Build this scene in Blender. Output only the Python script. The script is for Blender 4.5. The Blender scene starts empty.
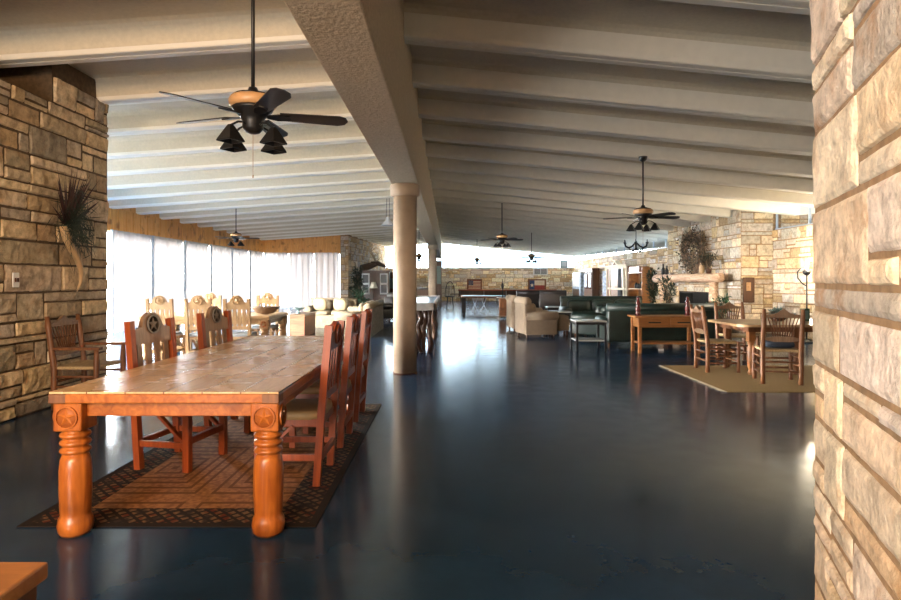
import bpy, bmesh, math, random
from mathutils import Vector, Matrix, noise
R = math.radians
C = bpy.context.scene.collection
random.seed(7)

# ------------------------------------------------------------------ camera
HC = 1.42
cam_d = bpy.data.cameras.new('camera'); cam = bpy.data.objects.new('camera', cam_d); C.objects.link(cam)
cam.location = (0, 0, HC); cam.rotation_euler = (R(90), 0, 0)
cam_d.sensor_width = 36; cam_d.lens = 24 * 600 / 600.67
cam_d.shift_y = -20 / 901; cam_d.shift_x = 2 / 901; cam_d.clip_start = .02; cam_d.clip_end = 300
bpy.context.scene.camera = cam
def PX(px, Y): return (px - 448.5) / 600 * Y          # distance to the side of the room axis
def PZ(py, Y): return HC + (280 - py) * Y / 600        # height

# ------------------------------------------------------------------ materials
def nt(name):
    m = bpy.data.materials.new(name); m.use_nodes = True
    t = m.node_tree; b = t.nodes['Principled BSDF']
    return m, t, b
def N(t, typ, **kw):
    n = t.nodes.new(typ)
    for k, v in kw.items(): setattr(n, k, v)
    return n
def ramp(t, fac, stops):
    r = N(t, 'ShaderNodeValToRGB'); e = r.color_ramp.elements
    while len(e) < len(stops): e.new(.5)
    for i, (p, c) in enumerate(stops):
        e[i].position = p; e[i].color = (*c, 1)
    t.links.new(fac, r.inputs[0]); return r.outputs[0]
def coords(t, scale=(1, 1, 1), rot=(0, 0, 0)):
    c = N(t, 'ShaderNodeTexCoord'); m = N(t, 'ShaderNodeMapping')
    m.inputs['Scale'].default_value = scale; m.inputs['Rotation'].default_value = rot
    t.links.new(c.outputs['Object'], m.inputs[0]); return m.outputs[0]
def bump(t, b, h, strength=.3, dist=.01):
    n = N(t, 'ShaderNodeBump'); n.inputs['Strength'].default_value = strength; n.inputs['Distance'].default_value = dist
    t.links.new(h, n.inputs['Height']); t.links.new(n.outputs[0], b.inputs['Normal'])
def plain(name, col, rough=.6, metal=0, var=.15, sc=8, bmp=0, spec=None):
    m, t, b = nt(name)
    n = N(t, 'ShaderNodeTexNoise'); n.inputs['Scale'].default_value = sc; n.inputs['Detail'].default_value = 4
    t.links.new(coords(t), n.inputs['Vector'])
    lo = tuple(c * (1 - var) for c in col); hi = tuple(min(1, c * (1 + var)) for c in col)
    t.links.new(ramp(t, n.outputs['Fac'], [(.3, lo), (.7, hi)]), b.inputs['Base Color'])
    b.inputs['Roughness'].default_value = rough; b.inputs['Metallic'].default_value = metal
    if spec is not None: b.inputs['Specular IOR Level'].default_value = spec
    if bmp: bump(t, b, n.outputs['Fac'], bmp)
    return m
def wood(name, c1, c2, rough=.35, axis='x', sc=1.0, knots=True):
    m, t, b = nt(name)
    s = {'x': (2, 22, 22), 'y': (22, 2, 22), 'z': (22, 22, 2)}[axis]
    v = coords(t, tuple(k * sc for k in s))
    n = N(t, 'ShaderNodeTexNoise'); n.inputs['Scale'].default_value = 1; n.inputs['Detail'].default_value = 6; n.inputs['Distortion'].default_value = 1.2
    t.links.new(v, n.inputs['Vector'])
    col = ramp(t, n.outputs['Fac'], [(.28, c2), (.5, tuple((a + q) / 2 for a, q in zip(c1, c2))), (.72, c1)])
    if knots:
        n2 = N(t, 'ShaderNodeTexNoise'); n2.inputs['Scale'].default_value = 3.5; n2.inputs['Detail'].default_value = 2
        t.links.new(coords(t), n2.inputs['Vector'])
        k = ramp(t, n2.outputs['Fac'], [(.3, (.55, .5, .45)), (.42, (1, 1, 1))])
        mx = N(t, 'ShaderNodeMix', data_type='RGBA', blend_type='MULTIPLY'); mx.inputs[0].default_value = 1
        t.links.new(col, mx.inputs[6]); t.links.new(k, mx.inputs[7]); col = mx.outputs[2]
    t.links.new(col, b.inputs['Base Color']); b.inputs['Roughness'].default_value = rough
    bump(t, b, n.outputs['Fac'], .15, .003)
    return m
def stone_mat(name, stain=.5, sc=1.0, bs=.6):
    m, t, b = nt(name)
    a = N(t, 'ShaderNodeAttribute', attribute_name='tone')
    v = coords(t)
    n = N(t, 'ShaderNodeTexNoise'); n.inputs['Scale'].default_value = 12 * sc; n.inputs['Detail'].default_value = 9; n.inputs['Roughness'].default_value = .7
    t.links.new(v, n.inputs['Vector'])
    k = ramp(t, n.outputs['Fac'], [(.3, (.5, .48, .46)), (.5, (.9, .9, .9)), (.7, (1.2, 1.2, 1.2))])
    mx = N(t, 'ShaderNodeMix', data_type='RGBA', blend_type='MULTIPLY'); mx.inputs[0].default_value = 1
    t.links.new(a.outputs['Color'], mx.inputs[6]); t.links.new(k, mx.inputs[7])
    n2 = N(t, 'ShaderNodeTexNoise'); n2.inputs['Scale'].default_value = 3.2 * sc; n2.inputs['Detail'].default_value = 6; n2.inputs['Roughness'].default_value = .62
    t.links.new(v, n2.inputs['Vector'])
    f = ramp(t, n2.outputs['Fac'], [(.55, (0, 0, 0)), (.72, (stain,) * 3)])
    m2 = N(t, 'ShaderNodeMix', data_type='RGBA'); t.links.new(f, m2.inputs[0]); t.links.new(mx.outputs[2], m2.inputs[6]); m2.inputs[7].default_value = (.42, .2, .06, 1)
    n3 = N(t, 'ShaderNodeTexNoise'); n3.inputs['Scale'].default_value = 60 * sc; n3.inputs['Detail'].default_value = 5
    t.links.new(v, n3.inputs['Vector'])
    n4 = N(t, 'ShaderNodeTexNoise'); n4.inputs['Scale'].default_value = 5.1 * sc; n4.inputs['Detail'].default_value = 7; n4.inputs['Roughness'].default_value = .7
    mp = N(t, 'ShaderNodeMapping'); mp.inputs['Location'].default_value = (7, 3, 11); t.links.new(v, mp.inputs[0]); t.links.new(mp.outputs[0], n4.inputs['Vector'])
    f4 = ramp(t, n4.outputs['Fac'], [(.56, (0, 0, 0)), (.7, (.55,) * 3)])
    m4 = N(t, 'ShaderNodeMix', data_type='RGBA'); t.links.new(f4, m4.inputs[0]); t.links.new(m2.outputs[2], m4.inputs[6]); m4.inputs[7].default_value = (.13, .11, .09, 1)
    t.links.new(m4.outputs[2], b.inputs['Base Color'])
    b.inputs['Roughness'].default_value = .85; b.inputs['Specular IOR Level'].default_value = .25
    ad = N(t, 'ShaderNodeMath', operation='ADD'); t.links.new(n.outputs['Fac'], ad.inputs[0]); t.links.new(n3.outputs['Fac'], ad.inputs[1])
    bump(t, b, ad.outputs[0], bs, .012)
    return m

M = {}
M['beam'] = plain('painted_concrete', (.52, .42, .29), .85, var=.12, sc=38, bmp=1.0)
M['ceiling'] = plain('ceiling_paint', (.66, .60, .48), .8, var=.05, sc=25, bmp=.3)
M['ribedge'] = plain('lit_rib_underside', (.85, .82, .74), .6, var=.03)  # paler colour stands in for light caught under the ribs
M['plaster'] = plain('white_plaster', (.72, .70, .64), .8, var=.04)
M['gap_shade'] = plain('gap_shade_dark', (.10, .08, .06), .8, var=.1)
M['pine'] = wood('orange_pine', (.47, .155, .03), (.25, .06, .009), .3, 'x')
M['pinez'] = wood('orange_pine_upright', (.47, .145, .024), (.25, .06, .009), .3, 'z')
M['recess'] = plain('carved_recess', (.30, .085, .018), .5, var=.1)
M['groove'] = plain('carved_groove', (.10, .03, .008), .6, var=.1)
M['red'] = wood('red_brown_wood', (.34, .068, .014), (.19, .035, .008), .35, 'z', knots=False)
M['greywood'] = wood('grey_brown_wood', (.30, .19, .12), (.18, .11, .065), .3, 'z', knots=False)
M['lightwood'] = wood('pale_pine', (.36, .22, .10), (.25, .14, .06), .4, 'z')
M['lightwoodx'] = wood('pale_pine_flat', (.50, .34, .18), (.36, .22, .11), .3, 'x')
M['log'] = wood('log_wood', (.22, .085, .028), (.10, .036, .012), .5, 'z')
M['darkwood'] = wood('dark_walnut', (.10, .04, .018), (.05, .02, .01), .35, 'z', knots=False)
M['honey'] = wood('honey_wood', (.33, .14, .04), (.21, .08, .022), .4, 'x')
M['bark'] = wood('stripped_log', (.74, .55, .38), (.34, .17, .09), .6, 'y', .6)
M['cedar'] = wood('cedar_plank', (.78, .42, .13), (.58, .26, .06), .5, 'z')
M['black'] = plain('black_iron', (.012, .012, .013), .4, .3, .2)
M['blade'] = plain('black_blade', (.018, .014, .012), .3, 0, .2)
M['iron'] = plain('dark_medallion', (.035, .03, .03), .35, .8)
M['ironstar'] = plain('pale_iron_star', (.20, .18, .165), .4, .3)  # lighter than its disc so the star reads
M['tan'] = plain('tan_band', (.45, .26, .12), .4)
M['seat'] = plain('tan_seat_leather', (.40, .25, .11), .55)
M['rawhide'] = plain('woven_rush', (.38, .27, .14), .7, var=.3, sc=60)
M['blueseat'] = plain('grey_blue_cushion', (.28, .32, .36), .7)
M['green'] = plain('green_leather', (.006, .017, .014), .42, var=.3)
M['beige'] = plain('beige_upholstery', (.25, .19, .135), .75, var=.08)
M['blackl'] = plain('black_leather', (.015, .013, .014), .35)
M['floral'] = plain('floral_upholstery', (.25, .205, .14), .85, var=.3, sc=14)
M['leaf'] = plain('green_leaf', (.02, .07, .03), .5, var=.5)
M['dryleaf'] = plain('dried_leaf', (.05, .035, .018), .7, var=.5)
M['twig'] = plain('brown_twig', (.20, .12, .07), .7, var=.3)
M['feather'] = plain('dark_red_feather', (.05, .016, .012), .6, var=.4)
M['horn'] = plain('cream_horn', (.45, .30, .16), .35, var=.3, sc=4)
M['antler'] = plain('pale_antler', (.36, .26, .16), .5, var=.3)
M['fur'] = plain('brown_fur', (.06, .035, .02), .9, var=.4, sc=30, bmp=.6)
M['white'] = plain('white_paint', (.75, .75, .74), .4, var=.03)
M['whitemetal'] = plain('white_metal', (.62, .63, .65), .4, var=.03)
M['redglaze'] = plain('dark_red_glaze', (.07, .007, .007), .25, var=.2)
M['teal'] = plain('teal_ceramic', (.12, .20, .19), .3)
M['bowl'] = plain('carved_bowl_wood', (.14, .085, .05), .5)
M['felt_and_glare'] = plain('blue_table_top', (.30, .44, .60), .25, var=.05)
M['soot_and_gap'] = plain('soot_and_gap_black', (.01, .009, .008), .9)
M['paleblue'] = plain('blue_white_quilt', (.42, .52, .66), .8, var=.45, sc=7)
M['frame'] = plain('window_frame_paint', (.45, .52, .60), .5, var=.03)
M['cream'] = plain('cream_lamp_shade', (.75, .68, .52), .7, var=.03)
M['stone_l'] = stone_mat('grey_tan_stone', .35)
M['stone_n'] = stone_mat('cream_stone', .75, 1.3, .7)
M['stone_f'] = stone_mat('pale_stone', .4)
M['mortar'] = plain('brown_mortar', (.10, .065, .035), .9, var=.3, sc=20, bmp=.3)
M['mortar_n'] = plain('tan_mortar', (.30, .19, .10), .9, var=.3, sc=20, bmp=.3)

def mk_tabletop():
    m, t, b = nt('worn_plank_top')
    v = coords(t)
    br = N(t, 'ShaderNodeTexBrick'); t.links.new(v, br.inputs['Vector'])
    for k, q in (('Scale', 1.0), ('Mortar Size', .004), ('Brick Width', .55), ('Row Height', .21), ('Bias', 0)): br.inputs[k].default_value = q
    br.inputs['Color1'].default_value = (.72, .50, .29, 1); br.inputs['Color2'].default_value = (.56, .36, .19, 1); br.inputs['Mortar'].default_value = (.16, .08, .035, 1)  # worn plank tones, lightened further to hold window glare
    n = N(t, 'ShaderNodeTexNoise'); n.inputs['Detail'].default_value = 6; n.inputs['Scale'].default_value = 1; n.inputs['Distortion'].default_value = 1.5
    t.links.new(coords(t, (3, 26, 10)), n.inputs['Vector'])
    k = ramp(t, n.outputs['Fac'], [(.2, (.75, .7, .64)), (.7, (1.1, 1.1, 1.1))])
    mx = N(t, 'ShaderNodeMix', data_type='RGBA', blend_type='MULTIPLY'); mx.inputs[0].default_value = 1
    t.links.new(br.outputs['Color'], mx.inputs[6]); t.links.new(k, mx.inputs[7]); t.links.new(mx.outputs[2], b.inputs['Base Color'])
    n2 = N(t, 'ShaderNodeTexNoise'); n2.inputs['Scale'].default_value = 4; t.links.new(v, n2.inputs['Vector'])
    t.links.new(ramp(t, n2.outputs['Fac'], [(.2, (.16,) * 3), (.8, (.34,) * 3)]), b.inputs['Roughness']); b.inputs['Specular IOR Level'].default_value = .9
    bump(t, b, n.outputs['Fac'], .05, .002)
    return m
M['tabletop'] = mk_tabletop()
def mk_floor():
    m, t, b = nt('polished_dark_concrete')
    v = coords(t)
    n = N(t, 'ShaderNodeTexNoise'); n.inputs['Scale'].default_value = 1.3; n.inputs['Detail'].default_value = 9; n.inputs['Roughness'].default_value = .65
    t.links.new(v, n.inputs['Vector'])
    t.links.new(ramp(t, n.outputs['Fac'], [(.25, (.006, .019, .042)), (.75, (.016, .045, .095))]), b.inputs['Base Color'])
    n2 = N(t, 'ShaderNodeTexNoise'); n2.inputs['Scale'].default_value = 5; n2.inputs['Detail'].default_value = 7; t.links.new(v, n2.inputs['Vector'])
    t.links.new(ramp(t, n2.outputs['Fac'], [(.15, (.09,) * 3), (.85, (.24,) * 3)]), b.inputs['Roughness'])
    b.inputs['Specular IOR Level'].default_value = .36; b.inputs['Specular Tint'].default_value = (.35, .70, 1, 1)  # blue of the reflected sky put into tint and base colour
    bump(t, b, n2.outputs['Fac'], .03, .004)
    return m
M['floor'] = mk_floor()
def mk_rug(hw, hl, bd):
    m, t, b = nt('patterned_rug')
    c = N(t, 'ShaderNodeTexCoord'); s = N(t, 'ShaderNodeSeparateXYZ'); t.links.new(c.outputs['Object'], s.inputs[0])
    def ma(op, a, q=None, clamp=False):
        n = N(t, 'ShaderNodeMath', operation=op); n.use_clamp = clamp
        for i, z in enumerate((a, q)):
            if z is None: continue
            if isinstance(z, (int, float)): n.inputs[i].default_value = z
            else: t.links.new(z, n.inputs[i])
        return n.outputs[0]
    ax, ay = ma('ABSOLUTE', s.outputs[0]), ma('ABSOLUTE', s.outputs[1])
    field = ma('MULTIPLY', ma('LESS_THAN', ax, hw - bd), ma('LESS_THAN', ay, hl - bd))
    # border: lattice of lozenges
    u = ma('FRACT', ma('MULTIPLY', ma('ADD', s.outputs[0], s.outputs[1]), 12.0)); w = ma('FRACT', ma('MULTIPLY', ma('SUBTRACT', s.outputs[0], s.outputs[1]), 12.0))
    lat = ma('MAXIMUM', ma('LESS_THAN', u, .35), ma('LESS_THAN', w, .35))
    edge = ma('MAXIMUM', ma('GREATER_THAN', ax, hw - .05), ma('GREATER_THAN', ay, hl - .05))
    no = N(t, 'ShaderNodeTexNoise'); no.inputs['Scale'].default_value = 9; t.links.new(c.outputs['Object'], no.inputs['Vector'])
    cell = ramp(t, no.outputs['Fac'], [(.4, (.09, .02, .01)), (.5, (.14, .08, .035)), (.6, (.03, .02, .016))])
    m1 = N(t, 'ShaderNodeMix', data_type='RGBA'); t.links.new(ma('MAXIMUM', lat, edge), m1.inputs[0]); t.links.new(cell, m1.inputs[6]); m1.inputs[7].default_value = (.018, .013, .011, 1)
    # field: nested squares in a lattice
    dx = ma('ABSOLUTE', ma('SUBTRACT', ma('FRACT', ma('MULTIPLY', s.outputs[0], 1.15)), .5)); dy = ma('ABSOLUTE', ma('SUBTRACT', ma('FRACT', ma('MULTIPLY', s.outputs[1], .8)), .5))
    ring = ma('FRACT', ma('MULTIPLY', ma('MAXIMUM', dx, dy), 12.0))
    lines = ma('LESS_THAN', ring, .33)
    n3 = N(t, 'ShaderNodeTexNoise'); n3.inputs['Scale'].default_value = 30; t.links.new(c.outputs['Object'], n3.inputs['Vector'])
    fc = ramp(t, n3.outputs['Fac'], [(.35, (.17, .075, .028)), (.65, (.30, .135, .05))])
    m2 = N(t, 'ShaderNodeMix', data_type='RGBA'); t.links.new(lines, m2.inputs[0]); t.links.new(fc, m2.inputs[6]); m2.inputs[7].default_value = (.12, .05, .019, 1)
    m3 = N(t, 'ShaderNodeMix', data_type='RGBA'); t.links.new(field, m3.inputs[0]); t.links.new(m1.outputs[2], m3.inputs[6]); t.links.new(m2.outputs[2], m3.inputs[7])
    t.links.new(m3.outputs[2], b.inputs['Base Color']); b.inputs['Roughness'].default_value = .95; b.inputs['Specular IOR Level'].default_value = .1
    return m
def mk_jute():
    m, t, b = nt('jute_weave')
    w = N(t, 'ShaderNodeTexWave'); w.inputs['Scale'].default_value = 9; w.inputs['Distortion'].default_value = 3; w.inputs['Detail'].default_value = 3
    t.links.new(coords(t), w.inputs['Vector'])
    t.links.new(ramp(t, w.outputs['Fac'], [(.2, (.22, .14, .05)), (.8, (.36, .24, .09))]), b.inputs['Base Color'])
    b.inputs['Roughness'].default_value = .9; bump(t, b, w.outputs['Fac'], .4, .01)
    return m
M['jute'] = mk_jute()
def mk_curtain(name='white_sheer_curtain', k=1.0):
    m = bpy.data.materials.new(name); m.use_nodes = True; t = m.node_tree
    t.nodes.remove(t.nodes['Principled BSDF']); out = t.nodes['Material Output']
    d = N(t, 'ShaderNodeBsdfDiffuse'); tr = N(t, 'ShaderNodeBsdfTranslucent'); mx = N(t, 'ShaderNodeMixShader'); mx.inputs[0].default_value = .5
    d.inputs[0].default_value = (.88, .87, .88, 1); tr.inputs[0].default_value = (.047 * k, .045 * k, .046 * k, 1)
    t.links.new(d.outputs[0], mx.inputs[1]); t.links.new(tr.outputs[0], mx.inputs[2]); t.links.new(mx.outputs[0], out.inputs[0])
    return m
M['curtain'] = mk_curtain(); M['curtain_bright'] = mk_curtain('brightened_sheer_curtain', 3.2)  # second one is the same curtain, brightened against the dim end-wall sky
def mk_glass(name='window_glass'):
    m = bpy.data.materials.new(name); m.use_nodes = True; t = m.node_tree
    t.nodes.remove(t.nodes['Principled BSDF']); out = t.nodes['Material Output']
    a = N(t, 'ShaderNodeBsdfTransparent'); g = N(t, 'ShaderNodeBsdfGlossy'); g.inputs['Roughness'].default_value = .02
    f = N(t, 'ShaderNodeFresnel'); f.inputs[0].default_value = 1.3; mx = N(t, 'ShaderNodeMixShader')
    t.links.new(f.outputs[0], mx.inputs[0]); t.links.new(a.outputs[0], mx.inputs[1]); t.links.new(g.outputs[0], mx.inputs[2]); t.links.new(mx.outputs[0], out.inputs[0])
    return m
M['glass'] = mk_glass()
def emis(name, col, s):
    m, t, b = nt(name); b.inputs['Emission Color'].default_value = (*col, 1); b.inputs['Emission Strength'].default_value = s
    b.inputs['Base Color'].default_value = (*col, 1); return m
M['bulb'] = emis('lit_bulb', (1, .8, .5), 25)

# ------------------------------------------------------------------ mesh builder
class MB:
    def __init__(s): s.v = []; s.f = []; s.mi = []; s.sm = []; s.i = 0; s.M = Matrix.Identity(4)
    def add(s, vs, fs, smooth=False):
        o = len(s.v)
        s.v += [tuple(s.M @ Vector(p)) for p in vs]; s.f += [tuple(o + k for k in f) for f in fs]
        s.mi += [s.i] * len(fs); s.sm += [smooth] * len(fs); return s
    def box(s, x0, x1, y0, y1, z0, z1, bev=0):
        if bev:
            bm = bmesh.new(); bmesh.ops.create_cube(bm, size=1)
            for q in bm.verts: q.co = Vector(((x0 + x1) / 2 + q.co.x * (x1 - x0), (y0 + y1) / 2 + q.co.y * (y1 - y0), (z0 + z1) / 2 + q.co.z * (z1 - z0)))
            bev = min(bev, .49 * min(abs(x1 - x0), abs(y1 - y0), abs(z1 - z0)))
            bmesh.ops.bevel(bm, geom=bm.edges[:], offset=bev, segments=2 if bev < .03 else 4, affect='EDGES', profile=.5)
            bm.verts.index_update(); s.add([q.co.copy() for q in bm.verts], [[q.index for q in f.verts] for f in bm.faces], bev >= .03); bm.free(); return s
        v = [(x, y, z) for z in (z0, z1) for y in (y0, y1) for x in (x0, x1)]
        return s.add(v, [(0, 2, 3, 1), (4, 5, 7, 6), (0, 1, 5, 4), (2, 6, 7, 3), (0, 4, 6, 2), (1, 3, 7, 5)])
    def bar(s, p, q, w, h=None, up=(0, 0, 1)):
        p, q = Vector(p), Vector(q); d = (q - p).normalized(); h = h or w
        a = d.cross(Vector(up));
        if a.length < 1e-3: a = d.cross(Vector((1, 0, 0)))
        a.normalize(); c = a.cross(d).normalized()
        v = [r + a * sx * w / 2 + c * sz * h / 2 for r in (p, q) for sz in (-1, 1) for sx in (-1, 1)]
        return s.add(v, [(0, 2, 3, 1), (4, 5, 7, 6), (0, 1, 5, 4), (2, 6, 7, 3), (0, 4, 6, 2), (1, 3, 7, 5)])
    def tube(s, pts, rs, n=10, caps=True):
        pts = [Vector(p) for p in pts]
        if isinstance(rs, (int, float)): rs = [rs] * len(pts)
        vs = []; prev = None
        for k, p in enumerate(pts):
            d = (pts[min(k + 1, len(pts) - 1)] - pts[max(k - 1, 0)]).normalized()
            if prev is None:
                a = d.cross(Vector((0, 0, 1)))
                if a.length < .1: a = d.cross(Vector((1, 0, 0)))
            else: a = prev - d * prev.dot(d)
            a.normalize(); prev = a; c = d.cross(a)
            vs += [p + (a * math.cos(2 * math.pi * j / n) + c * math.sin(2 * math.pi * j / n)) * rs[k] for j in range(n)]
        fs = [(k * n + j, k * n + (j + 1) % n, (k + 1) * n + (j + 1) % n, (k + 1) * n + j) for k in range(len(pts) - 1) for j in range(n)]
        if caps: fs += [tuple(range(n))[::-1], tuple((len(pts) - 1) * n + j for j in range(n))]
        return s.add(vs, fs, n > 4)
    def lathe(s, prof, loc=(0, 0, 0), n=20):
        vs = [(loc[0] + r * math.cos(2 * math.pi * j / n), loc[1] + r * math.sin(2 * math.pi * j / n), loc[2] + z) for r, z in prof for j in range(n)]
        fs = [(k * n + j, k * n + (j + 1) % n, (k + 1) * n + (j + 1) % n, (k + 1) * n + j) for k in range(len(prof) - 1) for j in range(n)]
        fs += [tuple(range(n))[::-1], tuple((len(prof) - 1) * n + j for j in range(n))]
        return s.add(vs, fs, n > 4)
    def prism(s, poly, d0, d1, plane='xz'):
        f = {'xz': lambda a, b, d: (a, d, b), 'xy': lambda a, b, d: (a, b, d), 'yz': lambda a, b, d: (d, a, b)}[plane]
        n = len(poly); vs = [f(a, b, d0) for a, b in poly] + [f(a, b, d1) for a, b in poly]
        fs = [tuple(range(n))[::-1], tuple(range(n, 2 * n))] + [(j, (j + 1) % n, n + (j + 1) % n, n + j) for j in range(n)]
        return s.add(vs, fs)
    def ell(s, c, r, e=1.0, nu=16, nv=10):
        def pw(x, e): return math.copysign(abs(x) ** e, x)
        vs = []
        for i in range(nv + 1):
            ph = -math.pi / 2 + math.pi * i / nv
            for j in range(nu):
                th = 2 * math.pi * j / nu
                vs.append((c[0] + r[0] * pw(math.cos(ph), e) * pw(math.cos(th), e), c[1] + r[1] * pw(math.cos(ph), e) * pw(math.sin(th), e), c[2] + r[2] * pw(math.sin(ph), e)))
        fs = [(i * nu + j, i * nu + (j + 1) % nu, (i + 1) * nu + (j + 1) % nu, (i + 1) * nu + j) for i in range(nv) for j in range(nu)]
        return s.add(vs, fs, True)
    def leaf(s, p, d, L, w, up=(0, 0, 1)):
        p, d = Vector(p), Vector(d).normalized(); a = d.cross(Vector(up))
        if a.length < .05: a = d.cross(Vector((1, 0, 0)))
        a.normalize(); nrm = a.cross(d)
        return s.add([p, p + d * L * .4 + a * w, p + d * L * .45 + nrm * w * .35, p + d * L * .4 - a * w, p + d * L], [(0, 1, 2), (0, 2, 3), (1, 4, 2), (2, 4, 3)])
    def build(s, name, mats, parent=None, label=None, cat=None, group=None, kind=None, loc=None, rz=None, fix=True):
        me = bpy.data.meshes.new(name); me.from_pydata(s.v, [], s.f)
        for m in (mats if isinstance(mats, (list, tuple)) else [mats]): me.materials.append(M[m] if isinstance(m, str) else m)
        me.polygons.foreach_set('material_index', s.mi); me.polygons.foreach_set('use_smooth', s.sm)
        if fix:
            bm = bmesh.new(); bm.from_mesh(me); bmesh.ops.recalc_face_normals(bm, faces=bm.faces[:]); bm.to_mesh(me); bm.free()
        me.update(); o = bpy.data.objects.new(name, me); C.objects.link(o)
        if parent: o.parent = parent
        if loc: o.location = loc
        if rz: o.rotation_euler.z = rz
        tag(o, label, cat, group, kind); return o
def tag(o, label=None, cat=None, group=None, kind=None):
    for k, v in (('label', label), ('category', cat), ('group', group), ('kind', kind)):
        if v: o[k] = v
    return o
def empty(name, loc, label, cat, group=None, rz=0):
    o = bpy.data.objects.new(name, None); C.objects.link(o); o.location = loc; o.rotation_euler.z = rz
    o.empty_display_size = .1
    return tag(o, label, cat, group)
def copy_tree(o, parent=None):
    c = o.copy(); C.objects.link(c); c.parent = parent
    for ch in list(o.children): copy_tree(ch, c)
    return c
def place(src, first, loc, rz, label, group=None, sc=1):
    o = src if first else copy_tree(src)
    o.location = loc; o.rotation_euler.z = rz; o['label'] = label; o.scale = (sc, sc, sc)
    if group: o['group'] = group
    return o
def star(r, r2=.4, n=5, ph=math.pi / 2):
    return [((r if k % 2 == 0 else r * r2) * math.cos(ph + k * math.pi / n), (r if k % 2 == 0 else r * r2) * math.sin(ph + k * math.pi / n)) for k in range(2 * n)]

# ------------------------------------------------------------------ stone walls
PAL_L = [tuple(q * k for q, k in zip(c, (1.85, 1.9, 1.95))) for c in [(.30, .23, .15), (.36, .28, .19), (.24, .19, .13), (.40, .30, .18), (.20, .165, .125), (.33, .27, .20), (.28, .20, .12), (.42, .33, .22)]]
PAL_N = [tuple(min(.95, q * k) for q, k in zip(c, (1.25, 1.42, 1.7))) for c in [(.66, .48, .30), (.60, .43, .26), (.70, .54, .36), (.56, .42, .28), (.72, .56, .40), (.50, .40, .30), (.64, .42, .22)]]
PAL_F = [tuple(min(.9, q * k) for q, k in zip(c, (1.35, 1.38, 1.55))) for c in [(.52, .44, .31), (.44, .37, .27), (.58, .48, .33), (.36, .31, .23), (.62, .50, .32), (.50, .38, .21), (.46, .42, .34), (.40, .28, .14)]]
def layout(regs, rh, bw, rnd):
    out = []
    for (u0, v0, u1, v1) in regs:
        v = v0
        while v < v1 - 1e-4:
            h = rnd.uniform(*rh)
            if v1 - v - h < rh[0] * .6: h = v1 - v
            u = u0
            while u < u1 - 1e-4:
                w = rnd.uniform(*bw)
                if u1 - u - w < bw[0] * .6: w = u1 - u
                k = rnd.random()
                if k < .34 or h < rh[0] * .8: out.append((u, v, u + w, v + h))
                elif k < .75:
                    q = rnd.choice((.3, .36, .62, .7)); a = v + h * q
                    for lo, hi in ((v, a), (a, v + h)):
                        if rnd.random() < .35 and w > .3:
                            s = u + w * rnd.uniform(.35, .65); out.append((u, lo, s, hi)); out.append((s, lo, u + w, hi))
                        else: out.append((u, lo, u + w, hi))
                else:
                    s = u + w * rnd.uniform(.3, .7); out.append((u, v, s, v + h)); a = v + h * rnd.uniform(.35, .65)
                    out.append((s, v, u + w, a)); out.append((s, a, u + w, v + h))
                u += w
            v += h
    return out
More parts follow.
